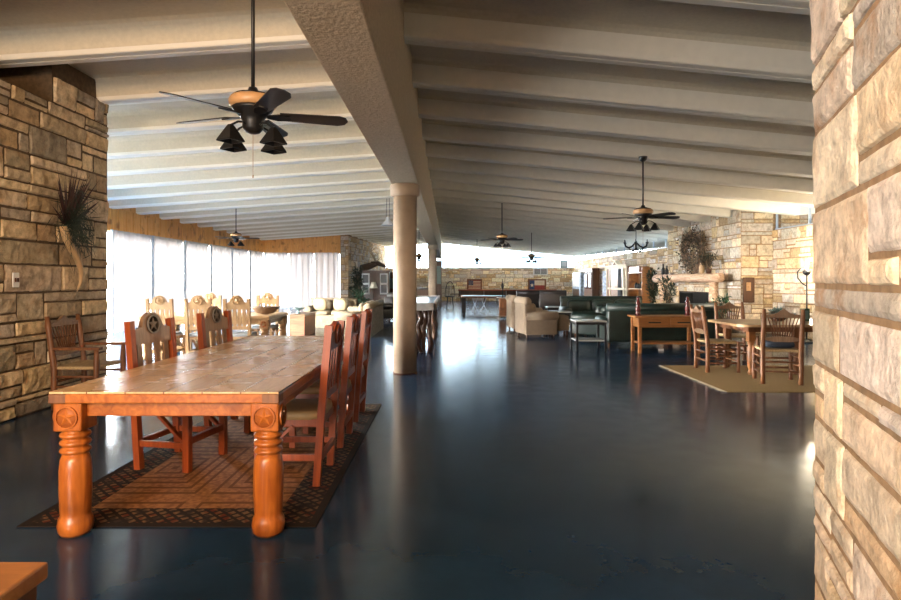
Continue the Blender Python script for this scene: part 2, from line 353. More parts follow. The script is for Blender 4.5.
def stone_wall(name, faces, mats, pal, seed, rh=(.2, .36), bw=(.3, .8), res=.1, amp=.02, gap=.016, solid=None, edge=.014):
    """faces: (origin (x,y), direction (x,y), outward normal (x,y), regions [(u0,v0,u1,v1)])"""
    rnd = random.Random(seed); vs = []; fs = []; mi = []; col = []
    def quad(a, m, c):
        o = len(vs); vs.extend(a); col.extend([c] * len(a)); fs.append(tuple(range(o, o + len(a)))); mi.append(m)
    for (org, d, nn, regs) in faces:
        d = Vector((d[0], d[1], 0)).normalized(); nn = Vector((nn[0], nn[1], 0)).normalized(); org = Vector((org[0], org[1], 0))
        def P(u, v, w): return org + d * u + Vector((0, 0, v)) + nn * w
        for (u0, v0, u1, v1) in regs: quad([P(u0, v0, 0), P(u1, v0, 0), P(u1, v1, 0), P(u0, v1, 0)], 1, (.3, .2, .1, 1))
        for (u0, v0, u1, v1) in layout(regs, rh, bw, rnd):
            c = rnd.choice(pal); k = rnd.uniform(.82, 1.15); c = (c[0] * k, c[1] * k, c[2] * k * rnd.uniform(.92, 1.06), 1)
            g = gap / 2; off = rnd.uniform(.006, .006 + amp * 1.6); tu = rnd.uniform(-1, 1) * amp * .5; tv = rnd.uniform(-1, 1) * amp * .5
            a0, a1, b0, b1 = u0 + g, u1 - g, v0 + g, v1 - g; e = min(edge, (a1 - a0) * .2, (b1 - b0) * .2)
            nu = max(1, int((a1 - a0) / res)); nv = max(1, int((b1 - b0) / res))
            us = [a0] + [a0 + e + (a1 - a0 - 2 * e) * i / nu for i in range(nu + 1)] + [a1]
            ws = [b0] + [b0 + e + (b1 - b0 - 2 * e) * i / nv for i in range(nv + 1)] + [b1]
            o = len(vs); W = len(us)
            for j, v in enumerate(ws):
                for i, u in enumerate(us):
                    ed = i in (0, W - 1) or j in (0, len(ws) - 1)
                    if ed:
                        jt = noise.noise(P(u, v, 0) * 9) * g * 1.2
                        vs.append(P(u + jt, v + jt * .7, -.004))
                    else:
                        p = P(u, v, 0); q = noise.fractal(p * 7, .8, 2.0, 5) * amp * .8 + noise.noise(p * 2.3) * amp
                        r2 = i in (1, W - 2) or j in (1, len(ws) - 2)
                        vs.append(P(u, v, max(.002, off + tu * ((u - a0) / (a1 - a0) - .5) + tv * ((v - b0) / (b1 - b0) - .5) + q - (.006 if r2 else 0))))
                    col.append(c)
            for j in range(len(ws) - 1):
                for i in range(W - 1):
                    fs.append((o + j * W + i, o + j * W + i + 1, o + (j + 1) * W + i + 1, o + (j + 1) * W + i)); mi.append(0)
    for poly, z0, z1 in (solid or []):
        n = len(poly); o = len(vs); vs.extend([Vector((x, y, z0)) for x, y in poly] + [Vector((x, y, z1)) for x, y in poly]); col.extend([(.3, .2, .1, 1)] * 2 * n)
        for f in [tuple(range(n)), tuple(range(n, 2 * n))] + [(j, (j + 1) % n, n + (j + 1) % n, n + j) for j in range(n)]:
            fs.append(tuple(o + k for k in f)); mi.append(1)
    me = bpy.data.meshes.new(name); me.from_pydata([tuple(v) for v in vs], [], fs)
    for m in mats: me.materials.append(M[m])
    me.polygons.foreach_set('material_index', mi); me.update()
    at = me.color_attributes.new('tone', 'FLOAT_COLOR', 'POINT')
    at.data.foreach_set('color', [x for c in col for x in c])
    ob = bpy.data.objects.new(name, me); C.objects.link(ob); ob['kind'] = 'structure'; return ob
SKY, SKY_FAR, WARM, NEUT, EXPO = 138.0, 5.5, 480, 430, 0.0
# ================================================================== THE ROOM
XR, XL, YF, YB = 8.6, -9.3, 41.0, -3.5
RIB0, PITCH = 6.17, 1.45
def rib_z(x):      # underside of the ribs
    return 3.93 - (.098 * (x + .4575) if x > -.4575 else (.067 * (-.867 - x) if x < -.867 else 0))
mb = MB(); mb.box(-13, 10, -5, 44, -.12, 0); mb.build('floor', 'floor', kind='structure')
# ceiling: channel slabs meeting in coved ribs
def rib_profile():
    out = []
    y = RIB0 - PITCH * 7
    while y < YF + 1:
        # (dy, dz) from the front lower edge; twin legs with a joint between them
        for dy, dz in ((-.10, .30), (-.055, .275), (-.035, .235), (-.02, .05), (-.012, .014), (0, 0), (.088, 0), (.092, .03), (.108, .03), (.112, 0), (.20, 0), (.212, .014), (.22, .05), (.235, .235), (.255, .275), (.30, .30)):
            out.append((y + dy, dz))
        y += PITCH
    return out
EAVE = 1.3
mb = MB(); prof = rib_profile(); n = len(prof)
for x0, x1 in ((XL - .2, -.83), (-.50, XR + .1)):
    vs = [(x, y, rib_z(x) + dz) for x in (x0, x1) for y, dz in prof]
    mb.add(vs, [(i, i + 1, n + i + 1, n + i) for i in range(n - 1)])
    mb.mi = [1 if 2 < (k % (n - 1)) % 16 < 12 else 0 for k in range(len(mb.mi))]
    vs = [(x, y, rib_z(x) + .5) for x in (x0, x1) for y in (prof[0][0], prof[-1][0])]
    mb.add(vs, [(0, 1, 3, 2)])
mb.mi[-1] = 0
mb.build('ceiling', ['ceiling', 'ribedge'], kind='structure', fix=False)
# spine beam
mb = MB(); mb.box(-.867, -.4575, YB, YF, 2.88, 4.45, .012); mb.build('trim_1', 'beam', kind='structure')
# columns
def column(Y, label):
    t = empty('column', (-.665, Y, 0), label, 'column', 'round columns under the spine beam')
    mb = MB(); mb.lathe([(.178, 0), (.178, 2.71)], n=40); mb.build('shaft', 'column', t)
    mb = MB(); mb.lathe([(.178, 2.69), (.222, 2.705), (.222, 2.865), (.205, 2.879)], n=40); mb.build('capital', 'column', t)
    mb = MB(); mb.lathe([(.19, 0), (.19, .012), (.179, .014)], n=40); mb.build('base_ring', 'groove', t)
M['column'] = plain('sandy_column_paint', (.36, .275, .20), .7, var=.12, sc=4, bmp=.15)
column(9.18, 'thick round tan column standing beside the far end of the long table')
column(25.0, 'distant round column behind the log-legged shuffleboard table')

# left stone wall (horn on it)
stone_wall('wall_left', [((-4.45, YB), (0, 1), (1, 0), [(0, 0, 7.82 + 3.5, 3.42), (6.75 + 3.5, 3.42, 7.82 + 3.5, 3.72)]),
                         ((-4.45, 7.82), (-1, 0), (0, 1), [(0, 0, .6, 3.72)])],
           ('stone_l', 'mortar'), PAL_L, 3, rh=(.17, .34), bw=(.4, 1.05), res=.05, amp=.02, gap=.013,
           solid=[([(-4.46, YB), (-5.05, YB), (-5.05, 7.81), (-4.46, 7.81)], 0, 3.42), ([(-4.46, 6.75), (-5.05, 6.75), (-5.05, 7.81), (-4.46, 7.81)], 3.42, 3.95)])
mb = MB(); mb.box(-5.2, -5.06, YB, 7.8, 0, 4.1); mb.build('wall_recess', 'gap_shade', kind='structure')  # dark backing carries the shade of the gap above the wall
# rough wall at the right of the camera
EX, EY = 1.161, 1.9; D = Vector((.358, .934)).normalized(); NN = Vector((-D.y, D.x))
p = lambda t, w: (EX - D.x * t - NN.x * w, EY - D.y * t - NN.y * w)
stone_wall('wall_near', [((p(2.6, 0)), (D.x, D.y), (NN.x, NN.y), [(0, 0, 2.6, 3.66)]), ((EX, EY), (-NN.x, -NN.y), (D.x, D.y), [(0, 0, .7, 3.66)])],
           ('stone_n', 'mortar_n'), PAL_N, 23, rh=(.13, .27), bw=(.3, .8), res=.014, edge=.006, amp=.006, gap=.010,
           solid=[([p(2.6, .01), p(.01, .01), p(.01, .69), p(2.6, .69)], 0, 3.95)])
# far wall: low stone with a clerestory over it
stone_wall('wall_far', [((XR, YF), (-1, 0), (0, -1), [(0, 0, XR + 4.6, 2.22)])], ('stone_f', 'mortar_n'), [tuple(min(.92, q * 1.25) for q in c) for c in PAL_F], 5, rh=(.16, .34), bw=(.3, .9), res=.3, amp=.02,  # palette brightened to hold the light falling on this wall
           solid=[([(XR, YF + .02), (-4.6, YF + .02), (-4.6, YF + .35), (XR, YF + .35)], 0, 2.22)])
# right wall and chimney breast
def rects_around(u1, z1, o):   # wall region with one opening
    return [(0, 0, o[0], z1), (o[2], 0, u1, z1), (o[0], o[3], o[2], z1)]
stone_wall('wall_right', [((XR, YF), (0, -1), (-1, 0), [(0, 0, YF - 21.2, 2.68), (YF - 15.9, 0, YF + 1, 2.74)])], ('stone_f', 'mortar_n'), PAL_F, 9, rh=(.2, .36), bw=(.35, .9), res=.3, amp=.025,
           solid=[([(XR + .02, -1), (XR + .35, -1), (XR + .35, 15.9), (XR + .02, 15.9)], 0, 2.72), ([(XR + .02, 21.2), (XR + .35, 21.2), (XR + .35, YF), (XR + .02, YF)], 0, 2.67)])
XB = 7.75
stone_wall('wall_chimney', [((XB, 21.2), (0, -1), (-1, 0), [(0, 0, 1.0, 3.3), (3.55, 0, 5.3, 3.3), (1.0, 1.05, 3.55, 3.3)]), ((XB, 15.9), (1, 0), (0, -1), [(0, 0, XR - XB, 3.28)]), ((XR, 21.2), (-1, 0), (0, 1), [(0, 0, XR - XB, 3.28)])],
           ('stone_f', 'mortar_n'), PAL_F, 12, rh=(.2, .34), bw=(.3, .8), res=.12, amp=.022,
           solid=[([(XB + .01, 15.91), (XR + .3, 15.91), (XR + .3, 17.65), (XB + .01, 17.65)], 0, 3.3), ([(XB + .01, 20.2), (XR + .3, 20.2), (XR + .3, 21.19), (XB + .01, 21.19)], 0, 3.3), ([(XB + .01, 17.65), (XR + .3, 17.65), (XR + .3, 20.2), (XB + .01, 20.2)], 1.05, 3.3)])
mb = MB(); mb.box(XB + .45, XB + .5, 17.65, 20.2, 0, 1.05); mb.box(XB + .02, XB + .46, 17.66, 17.70, 0, 1.05); mb.box(XB + .02, XB + .46, 20.15, 20.19, 0, 1.05); mb.box(XB + .02, XB + .46, 17.66, 20.19, 1.0, 1.05); mb.build('trim_2', 'soot_and_gap', kind='structure')
# stone pier and diagonal wall at the far left
DX, DY = .7, 11.0
dn = Vector((DY, -DX)).normalized()
stone_wall('wall_far_left', [((-5.4, 30.0), (1, 0), (0, -1), [(0, 0, .4, 3.62)]), ((-5.0, 30.0), (DX, DY), (dn.x, dn.y), [(0, 0, 11.02, 3.62)])], ('stone_f', 'mortar_n'), PAL_F, 15, rh=(.2, .36), bw=(.3, .8), res=.3, amp=.025,
           solid=[([(-5.4, 30.02), (-5.02, 30.02), (-4.32, 41), (-4.7, 41)], 0, 3.7)])
# walls the camera does not face
mb = MB(); mb.box(-5.05, 3.0, YB - .2, YB, 0, 4.5); mb.build('wall_back', 'plaster', kind='structure')
mb = MB(); mb.box(1.9, 9.0, -1.2, -1.0, 0, 4.2); mb.build('wall_back', 'plaster', kind='structure')
mb = MB(); mb.box(XL - .1, -5.05, 7.6, 7.8, 0, 4.1); mb.build('wall_back', 'plaster', kind='structure')

# ---- cedar valance boards over the curtains
def valance(name, p, q, z0, zf, inn, seed, bw=.2):
    p, q = Vector(p), Vector(q); L = (q - p).length; d = (q - p) / L; inn = Vector(inn); rnd = random.Random(seed); mb = MB(); u = 0
    n = int(L / bw)
    for k in range(n):
        a = p + d * (L * k / n + .004); b = p + d * (L * (k + 1) / n - .004); w = inn * (.03 + rnd.uniform(0, .006))
        za, zb = zf(a.x) + .02, zf(b.x) + .02
        vs = [(*a, z0), (*b, z0), (*(b + w), z0), (*(a + w), z0), (*a, za), (*b, zb), (*(b + w), zb), (*(a + w), za)]
        mb.add(vs, [(0, 1, 2, 3), (4, 5, 6, 7), (0, 1, 5, 4), (1, 2, 6, 5), (2, 3, 7, 6), (3, 0, 4, 7)])
        if k % 2 == 0:
            c = a + inn * .036; e = c + d * .045
            vs = [(*c, z0), (*e, z0), (*(e + inn * .02), z0), (*(c + inn * .02), z0), (*c, za), (*e, za), (*(e + inn * .02), za), (*(c + inn * .02), za)]
            mb.add(vs, [(0, 1, 2, 3), (4, 5, 6, 7), (0, 1, 5, 4), (1, 2, 6, 5), (2, 3, 7, 6), (3, 0, 4, 7)])
    a = p; b = q; w = inn * -.12
    za, zb = zf(a.x) + .5, zf(b.x) + .5
    vs = [(*a, z0), (*b, z0), (*(b + w), z0), (*(a + w), z0), (*a, za), (*b, zb), (*(b + w), zb), (*(a + w), za)]
    mb.add(vs, [(0, 1, 2, 3), (4, 5, 6, 7), (0, 1, 5, 4), (1, 2, 6, 5), (2, 3, 7, 6), (3, 0, 4, 7)])
    # rail along the foot of the boards
    mb.bar((*(p + inn * .05), z0 + .02), (*(q + inn * .05), z0 + .02), .03, .04)
    return mb.build(name, 'cedar', kind='structure')
valance('trim_3', (-9.25, 7.9), (-9.25, 30.0), 2.76, rib_z, (1, 0), 1)
valance('trim_4', (-9.25, 30.0), (-5.4, 30.0), 2.76, rib_z, (0, -1), 2)

# ---- sliding glass doors behind curtains
def glazing(name, p, q, inn, z1, nm=2):
    """frame + pane between two plan points"""
    p, q = Vector(p), Vector(q); d = (q - p).normalized(); L = (q - p).length
    f = MB()
    for u in [0, L] + [L * k / nm for k in range(1, nm)]:
        c = p + d * u; f.bar((*c, 0), (*c, z1), .06, .06)
    for z in (.05, z1 - .03): f.bar((*p, z), (*q, z), .06, .06 if z > 1 else .1)
    o = f.build(name, 'frame', kind='structure')
    g = MB(); g.add([(*p, .1), (*q, .1), (*q, z1 - .06), (*p, z1 - .06)], [(0, 1, 2, 3)]); g.build('pane', 'glass', o)
    return o
def curtain(p, q, z0, z1, label, rnd, group, mat='curtain'):
    p, q = Vector(p), Vector(q); L = (q - p).length; d = (q - p) / L; nn = Vector((d.y, -d.x))
    n = int(L * 28); ph = rnd.uniform(0, 6); vs = []; zs = [z0, z0 + .5, z0 + 1.3, z1 - .3, z1]
    for z in zs:
        for k in range(n + 1):
            u = L * k / n; a = .035 * math.sin(u * 21 + ph) + .014 * math.sin(u * 47 + ph * 2 + z)
            c = p + d * u + nn * a; vs.append((*c, z))
    fs = [(j * (n + 1) + k, j * (n + 1) + k + 1, (j + 1) * (n + 1) + k + 1, (j + 1) * (n + 1) + k) for j in range(len(zs) - 1) for k in range(n)]
    mb = MB(); mb.add(vs, fs, True); return mb.build('curtain', mat, None, label, 'curtain', group)
rnd = random.Random(4); wi = 1
ys = [29.65 - 2.25 * k for k in range(10)]
names = ['last white sheer curtain of the long window wall, touching the corner', 'white sheer curtain second from the corner on the long window wall', 'white sheer curtain third from the corner on the long window wall', 'white sheer curtain fourth from the corner on the long window wall', 'white sheer curtain fifth from the corner on the long window wall', 'widest-looking white sheer curtain right beside the stone wall with the horn']
for k in range(9):
    a, b = ys[k + 1], ys[k]
    glazing('window_%d' % wi, (-9.36, a), (-9.36, b), (1, 0), 2.78); wi += 1
    mb = MB(); mb.bar((-9.06, b, 0), (-9.06, b, 2.78), .06, .05, (0, 1, 0)); mb.build('trim_%d' % (10 + k), 'frame', kind='structure')
    if k < 6: curtain((-9.14, b - .01), (-9.14, a + .03), .03, 2.79, names[min(k, 5)] if k < 6 else 'white sheer curtain partly past the edge of the stone wall with the horn', rnd, 'white sheer curtains on the long window wall')
xs = [-9.2, -7.95, -6.68, -5.42]
nm2 = ['left white sheer curtain of the three on the short end wall', 'middle white sheer curtain of the three on the short end wall', 'right white sheer curtain on the short end wall, beside the stone pier']
for k in range(3):
    glazing('window_%d' % wi, (xs[k], 30.1), (xs[k + 1], 30.1), (0, -1), 2.78); wi += 1
    curtain((xs[k] - .01, 29.9), (xs[k + 1] - .03, 29.9), .03, 2.79, nm2[k], rnd, 'white sheer curtains on the short end wall', 'curtain_bright')
# ---- clerestories
def clerestory(p, q, z0, n):
    global wi
    p, q = Vector(p), Vector(q); f = MB()
    for k in range(n + 1):
        c = p + (q - p) * k / n; f.bar((*c, z0), (*c, rib_z(c.x) + .34), .05, .05)
    f.bar((*p, z0 + .02), (*q, z0 + .02), .08, .05)
    o = f.build('window_%d' % wi, 'frame', kind='structure'); wi += 1
    g = MB(); g.add([(*p, z0), (*q, z0), (*q, rib_z(q.x) + .34), (*p, rib_z(p.x) + .34)], [(0, 1, 2, 3)]); g.build('pane', 'glass', o)
clerestory((-.45, YF + .05), (XR - .05, YF + .05), 2.22, 7)
clerestory((-4.4, YF + .05), (-.86, YF + .05), 2.22, 3)
clerestory((XR + .1, 21.2), (XR + .1, YF), 2.68, 14)
clerestory((XR + .1, 13.0), (XR + .1, 15.9), 2.74, 2)
mb = MB(); mb.box(XR + .02, XR + .3, -1, 13.0, 2.72, 3.5); mb.build('trim_5', 'plaster', kind='structure')  # unseen solid header in place of glazing, added to dim the near ceiling
# outdoor ground beyond the glass
mb = MB(); mb.box(-60, 60, 44.1, 110, -.3, -.15); mb.box(-60, -13.05, -30, 44, -.3, -.15); M['terrace'] = plain('pale_terrace', (.55, .53, .48), .9)
mb.build('ground', 'terrace', kind='structure')

# ---- light switch
t = empty('light_switch', (-4.405, PX(11, 1) and 6.1, 1.42), 'small white light switch plate on the left stone wall', 'light switch')
mb = MB(); mb.box(0, .012, -.045, .045, -.075, .075, .004); mb.build('cover_plate', 'white', t)
for dy in (-.018, .018):
    mb = MB(); mb.box(.012, .022, dy - .007, dy + .007, -.02, .02); mb.build('toggle', 'groove', t)
# ================================================================== FURNITURE
def star_medallion(mb, c, r, nrm, depth=.012, up=(0, 0, 1)):
    """raised five-pointed star and ring on a face with normal nrm"""
    nrm = Vector(nrm).normalized(); up = Vector(up); a = up.cross(nrm).normalized(); c = Vector(c)
    old = mb.M; m = Matrix((a, up, nrm)).transposed().to_4x4(); m.translation = c; mb.M = old @ m
    n = 28
    ring = []
    for k in range(n):
        t = 2 * math.pi * k / n
        ring.append((math.cos(t), math.sin(t)))
    v = [(x * r, y * r, 0) for x, y in ring] + [(x * r, y * r, depth) for x, y in ring] + [(x * r * .88, y * r * .88, depth) for x, y in ring] + [(x * r * .86, y * r * .86, 0) for x, y in ring]
    mb.add(v, [(q * n + k, q * n + (k + 1) % n, (q + 1) * n + (k + 1) % n, (q + 1) * n + k) for q in range(3) for k in range(n)])
    s = star(r * .84); v = [(x, y, 0.001) for x, y in s] + [(0, 0, depth * 1.3)]
    mb.add(v, [(k, (k + 1) % 10, 10) for k in range(10)])
    mb.M = old
def disc(mb, c, r, nrm, d=.004):
    nrm = Vector(nrm).normalized(); c = Vector(c); mb.tube([c, c + nrm * d], r, 28)

def star_table(loc, L, W, H, label, mats, rz=0, top='tabletop'):
    """long axis along local x"""
    t = empty('dining_table', loc, label, 'table', rz=rz)
    wx, wz = mats
    mb = MB(); mb.box(-L / 2, L / 2, -W / 2, W / 2, H - .012, H, .003); mb.build('tabletop', top, t)
    mb = MB(); mb.box(-L / 2, L / 2, -W / 2, W / 2, H - .065, H - .0125, .008)
    mb.build('table_edge', wx, t)
    for sx in (-1, 1):
        for sy in (-1, 1):
            mb = MB(); mb.box(sx * (L / 2 - .045) - .047, sx * (L / 2 - .045) + .047, sy * (W / 2 - .045) - .047, sy * (W / 2 - .045) + .047, H - .064, H - .013, .004); mb.build('corner_block', 'log' if top == 'tabletop' else wx, t)
    ix, iy = L / 2 - .10, W / 2 - .085
    for s in (-1, 1):
        mb = MB(); mb.box(-ix, ix, s * iy - .02, s * iy + .02, H - .15, H - .066, .004); mb.build('apron', wx, t)
        mb = MB(); mb.box(s * ix - .02, s * ix + .02, -iy, iy, H - .15, H - .066, .004); mb.build('apron', wx, t)
    for sx in (-1, 1):
        for sy in (-1, 1):
            mb = MB(); x, y = sx * ix, sy * iy; b0 = H - .225
            mb.box(x - .078, x + .078, y - .078, y + .078, b0, H - .066, .01)
            pr = [(.078, 0), (.092, .02), (.098, .055), (.092, .09), (.08, .11), (.083, .13), (.088, .25), (.088, .36), (.083, .42), (.07, .452)]
            for k in range(3):
                z = .452 + k * .044; pr += [(.066, z + .002), (.08, z + .01), (.086, z + .021), (.08, z + .032), (.066, z + .04)]
            pr += [(.07, b0)]
            mb.lathe([(r * .93, z * b0 / .59 if z < b0 else z) for r, z in pr], (x, y, 0), 28)
            lg = mb.build('leg', wz, t)
            for nx, ny in ((sx, 0), (0, sy)):
                mb = MB(); disc(mb, (x + nx * .0775, y + ny * .0775, H - .145), .062, (nx, ny, 0), .002)
                mb.i = 1; star_medallion(mb, (x + nx * .079, y + ny * .079, H - .145), .062, (nx, ny, 0), .009)
                mb.build('star_carving', ['recess', wz], lg)
    return t

def star_chair(label, group, wood_m, panel_m, seat_m, scw=1.0, med='iron'):
    """faces +y; origin on the floor under the seat"""
    t = empty('dining_chair', (0, 0, 0), label, 'chair', group)
    w, d = .235 * scw, .215
    for s in (-1, 1):
        mb = MB(); mb.bar((s * w, -d + .03, 0), (s * w, -d, .46), .052, .05, (0, 1, 0)); mb.bar((s * w, -d, .455), (s * w, -d - .055, 1.10), .052, .05, (0, 1, 0))
        mb.build('leg', wood_m, t)
        mb = MB(); mb.box(s * w - .026, s * w + .026, d - .026, d + .026, 0, .45, .004); mb.build('leg', wood_m, t)
        mb = MB(); mb.box(s * w - .012, s * w + .012, -d, d, .17, .215, .003); mb.build('stretcher', wood_m, t)
        mb = MB(); mb.bar((s * w, d - .03, .22), (s * w, -.02, .41), .02, .035, (1, 0, 0)); mb.build('brace', wood_m, t)
    mb = MB(); mb.box(-w, w, d - .02, d + .02, .20, .25, .003); mb.build('stretcher', wood_m, t)
    mb = MB(); mb.box(-w, w, -d - .01, -d + .02, .17, .215, .003); mb.build('stretcher', wood_m, t)
    mb = MB(); mb.box(-w, w, -d, d, .40, .455, .006); mb.build('seat_frame', wood_m, t)
    mb = MB(); mb.ell((0, .01, .475), (w + .012, d + .015, .035), .35, 24, 8); mb.build('seat_cushion', seat_m, t)
    def bk(z, o=0): return -d - (z - .455) * .055 / .645 + o
    # crest rail: arched board with medallion
    mb = MB(); cw = w - .026; poly = []
    for k in range(41):
        u = -1 + 2 * k / 40; x = u * cw
        h = max(1.03 + .03 * math.cos(u * 1.5), (1.04 if med != 'red' else .995) + math.sqrt(max(0, .118 ** 2 - x * x)) if abs(x) < .118 else 0)
        poly.append((x, h))
    poly = [(-cw, .92)] + poly + [(cw, .92)]
    poly2 = [(x, z) for x, z in poly]
    sh = Matrix(((1, 0, 0, 0), (0, 1, -.0853, bk(0)), (0, 0, 1, 0), (0, 0, 0, 1)))
    mb.M = sh; mb.prism(poly2, -.017, .017, 'xz'); crest = mb.build('crest_rail', panel_m, t)
    for s in (-1, 1):
        mb = MB(); mb.M = sh; y = s * .018
        zm = 1.065 if med != 'red' else 1.02; mb.tube([(0, y, zm), (0, y + s * .004, zm)], .074, 30); mb.i = 1
        star_medallion(mb, (0, y + s * .004, zm), .072, (0, s, 0), .012); mb.build('star_medallion', [med, 'ironstar' if med == 'iron' else med], crest)
    mb = MB(); mb.box(-cw, cw, bk(.60) - .015, bk(.60) + .015, .575, .63, .003); mb.build('lower_rail', panel_m, t)
    for k in range(4):
        x = -cw + .055 + (2 * cw - .11) * k / 3
        mb = MB(); mb.bar((x, bk(.62), .62), (x, bk(.93), .93), .055, .016, (0, 1, 0)); mb.build('slat', panel_m, t)
    return t

def fan_chair(label, group, arms=False, wood_m='log', rail_m='greywood', seat_m='rawhide'):
    """round log posts, fan of spindles in the back; faces +y"""
    t = empty('log_chair', (0, 0, 0), label, 'chair', group)
    w, d = (.27 if arms else .235), .23
    rnd = random.Random(3)
    def post(x, y0, y1, z1, r=.031):
        mb = MB(); n = 9; mb.tube([(x + rnd.uniform(-.004, .004), y0 + (y1 - y0) * max(0, (k / n * z1 - .45)) / max(.01, z1 - .45), z1 * k / n) for k in range(n + 1)], [r * rnd.uniform(.9, 1.1) for k in range(n)] + [r * .7], 12)
        mb.build('leg', wood_m, t)
    for s in (-1, 1):
        post(s * w, -d, -d - .08, 1.02); post(s * w, d, d, .66 if arms else .47, .029)
        for z in (.14, .25, .36):
            mb = MB(); mb.tube([(s * w, -d, z), (s * w, d, z)], .014, 8); mb.build('stretcher', wood_m, t)
        if arms:
            mb = MB(); mb.prism([(s * w - .03, -d), (s * w + .03, -d), (s * w + .045, d + .05), (s * w - .035, d + .05)], .655, .685, 'xy'); mb.build('armrest', wood_m, t)
    for y in (-d, d):
        for z in (.17, .30):
            mb = MB(); mb.tube([(-w, y, z), (w, y, z)], .014, 8); mb.build('stretcher', wood_m, t)
    mb = MB(); mb.box(-w, w, -d, d, .435, .475, .015); mb.build('seat', seat_m, t)
    sh = Matrix(((1, 0, 0, 0), (0, 1, -.14, -d + .063), (0, 0, 1, 0), (0, 0, 0, 1)))
    cw = w - .025; top = []
    for k in range(21):
        u = -1 + 2 * k / 20; top.append((u * cw, .95 + .035 * math.cos(u * math.pi * 1.5) * (1 if abs(u) < .34 else .35) + .035 * (1 - abs(u))))
    mb = MB(); mb.M = sh; mb.prism([(-cw, .905)] + top + [(cw, .905)], -.014, .014, 'xz'); mb.build('crest_rail', rail_m, t)
    mb = MB(); mb.M = sh; mb.prism([(-cw, .595), (-cw * .5, .575), (cw * .5, .575), (cw, .595), (cw, .625), (cw * .5, .65), (-cw * .5, .65), (-cw, .625)], -.014, .014, 'xz'); mb.build('lower_rail', rail_m, t)
    for k in range(9):
        u = -1 + 2 * k / 8
        mb = MB(); mb.M = sh; mb.tube([(u * cw * .5, 0, .63), (u * cw * .92, 0, .93)], .008, 7); mb.build('spindle', wood_m, t)
    return t

def rounded(mb, *a, b=.06): mb.box(*a, b); return mb
def sofa(label, name, cat, W, Dp, H, mat, nc, loc, rz, group=None, skirt=False, pillow=None, legm='darkwood', armh=.62):
    """origin floor centre, faces +y"""
    t = empty(name, loc, label, cat, group, rz)
    a = .2 if W > 1.2 else .17; z0 = .02 if skirt else (.07 if mat == 'beige' else .12)
    mb = MB(); mb.box(-W / 2 + .06, W / 2 - .06, -Dp / 2 + .05, Dp / 2 - .05, z0 + .01, .36, .03); mb.build('base', mat, t)
    mb = MB(); mb.box(-W / 2 + .045, W / 2 - .045, -Dp / 2, -Dp / 2 + .2, z0 + .02, H - .05, .04); mb.tube([(-W / 2 + .04, -Dp / 2 + .08, H - .09), (W / 2 - .04, -Dp / 2 + .08, H - .09)], .1, 14); mb.build('backrest', mat, t)
    for s in (-1, 1):
        x = s * (W / 2 - a / 2); mb = MB(); mb.box(x - a / 2 + .02, x + a / 2 - .02, -Dp / 2 + .03, Dp / 2 - .02, z0, armh - .06, .03)
        mb.tube([(x, -Dp / 2 + .06, armh - .09), (x, Dp / 2 - .02, armh - .09), (x, Dp / 2, armh - .09)], [.115, .115, .09], 16); mb.build('armrest', mat, t)
    cw = (W - 2 * a) / nc
    for k in range(nc):
        x = -W / 2 + a + cw * (k + .5)
        mb = MB(); mb.ell((x, .07, .42), (cw / 2, Dp / 2 - .14, .09), .6 if mat == 'floral' else .35, 20, 8); mb.build('seat_cushion', mat, t)
        mb = MB(); mb.ell((x, -Dp / 2 + .27, .64), (cw / 2, .11, .2), .75 if mat == 'floral' else .45, 20, 8); mb.build('back_cushion', mat, t)
    if not skirt:
        for sx in (-1, 1):
            for sy in (-1, 1):
                mb = MB(); mb.lathe([(.018, 0), (.025, .03), (.03, .13)], (sx * (W / 2 - .08), sy * (Dp / 2 - .09), 0), 10); mb.build('leg', legm, t)
    else:
        n = 60; vs = []; per = []
        for (ax, ay), (bx, by) in zip([(-W / 2, -Dp / 2), (W / 2, -Dp / 2), (W / 2, Dp / 2), (-W / 2, Dp / 2)], [(W / 2, -Dp / 2), (W / 2, Dp / 2), (-W / 2, Dp / 2), (-W / 2, -Dp / 2)]):
            for k in range(n): per.append((ax + (bx - ax) * k / n, ay + (by - ay) * k / n))
        m_ = len(per)
        for z, q in ((.0, 1.0), (.36, .985)):
            for k, (x, y) in enumerate(per):
                f = q + (.008 * math.sin(k * 1.7) if z == 0 else 0); vs.append((x * f, y * f, z))
        mb = MB(); mb.add(vs, [(k, (k + 1) % m_, m_ + (k + 1) % m_, m_ + k) for k in range(m_)], True); mb.build('skirt', mat, t)
    return t

def plant(name, loc, label, h, r, mat, cat='plant', n=160, pot='darkwood', L=.12, w=.025, seed=1, droop=0.0, pot_h=.22, pot_r=.14):
    t = empty(name, loc, label, cat); rnd = random.Random(seed)
    if pot_h:
        mb = MB(); mb.lathe([(pot_r * .7, 0), (pot_r * .95, pot_h * .6), (pot_r, pot_h), (pot_r * .85, pot_h), (pot_r * .8, pot_h * .85)], n=18); mb.build('pot', pot, t)
    st = MB(); lf = MB(); k = max(5, n // 14)
    for i in range(k):
        a = rnd.uniform(0, 6.28); rr = r * rnd.uniform(.3, 1); z = pot_h + (h - pot_h) * rnd.uniform(.35, 1) - droop * rr
        p0 = Vector((0, 0, pot_h * .8)); p1 = Vector((rr * .45 * math.cos(a), rr * .45 * math.sin(a), pot_h + (z - pot_h) * .75)); p2 = Vector((rr * math.cos(a), rr * math.sin(a), z))
        st.tube([p0, p1, p2], [.008, .006, .003], 5)
        for j in range(n // k):
            u = rnd.uniform(.25, 1); p = (p0.lerp(p1, u * 2) if u < .5 else p1.lerp(p2, u * 2 - 1))
            d = Vector((rnd.gauss(0, 1), rnd.gauss(0, 1), rnd.gauss(.2, .7))); lf.leaf(p, d, L * rnd.uniform(.6, 1.2), w)
    st.build('stem', 'twig', t); lf.build('foliage', mat, t); return t

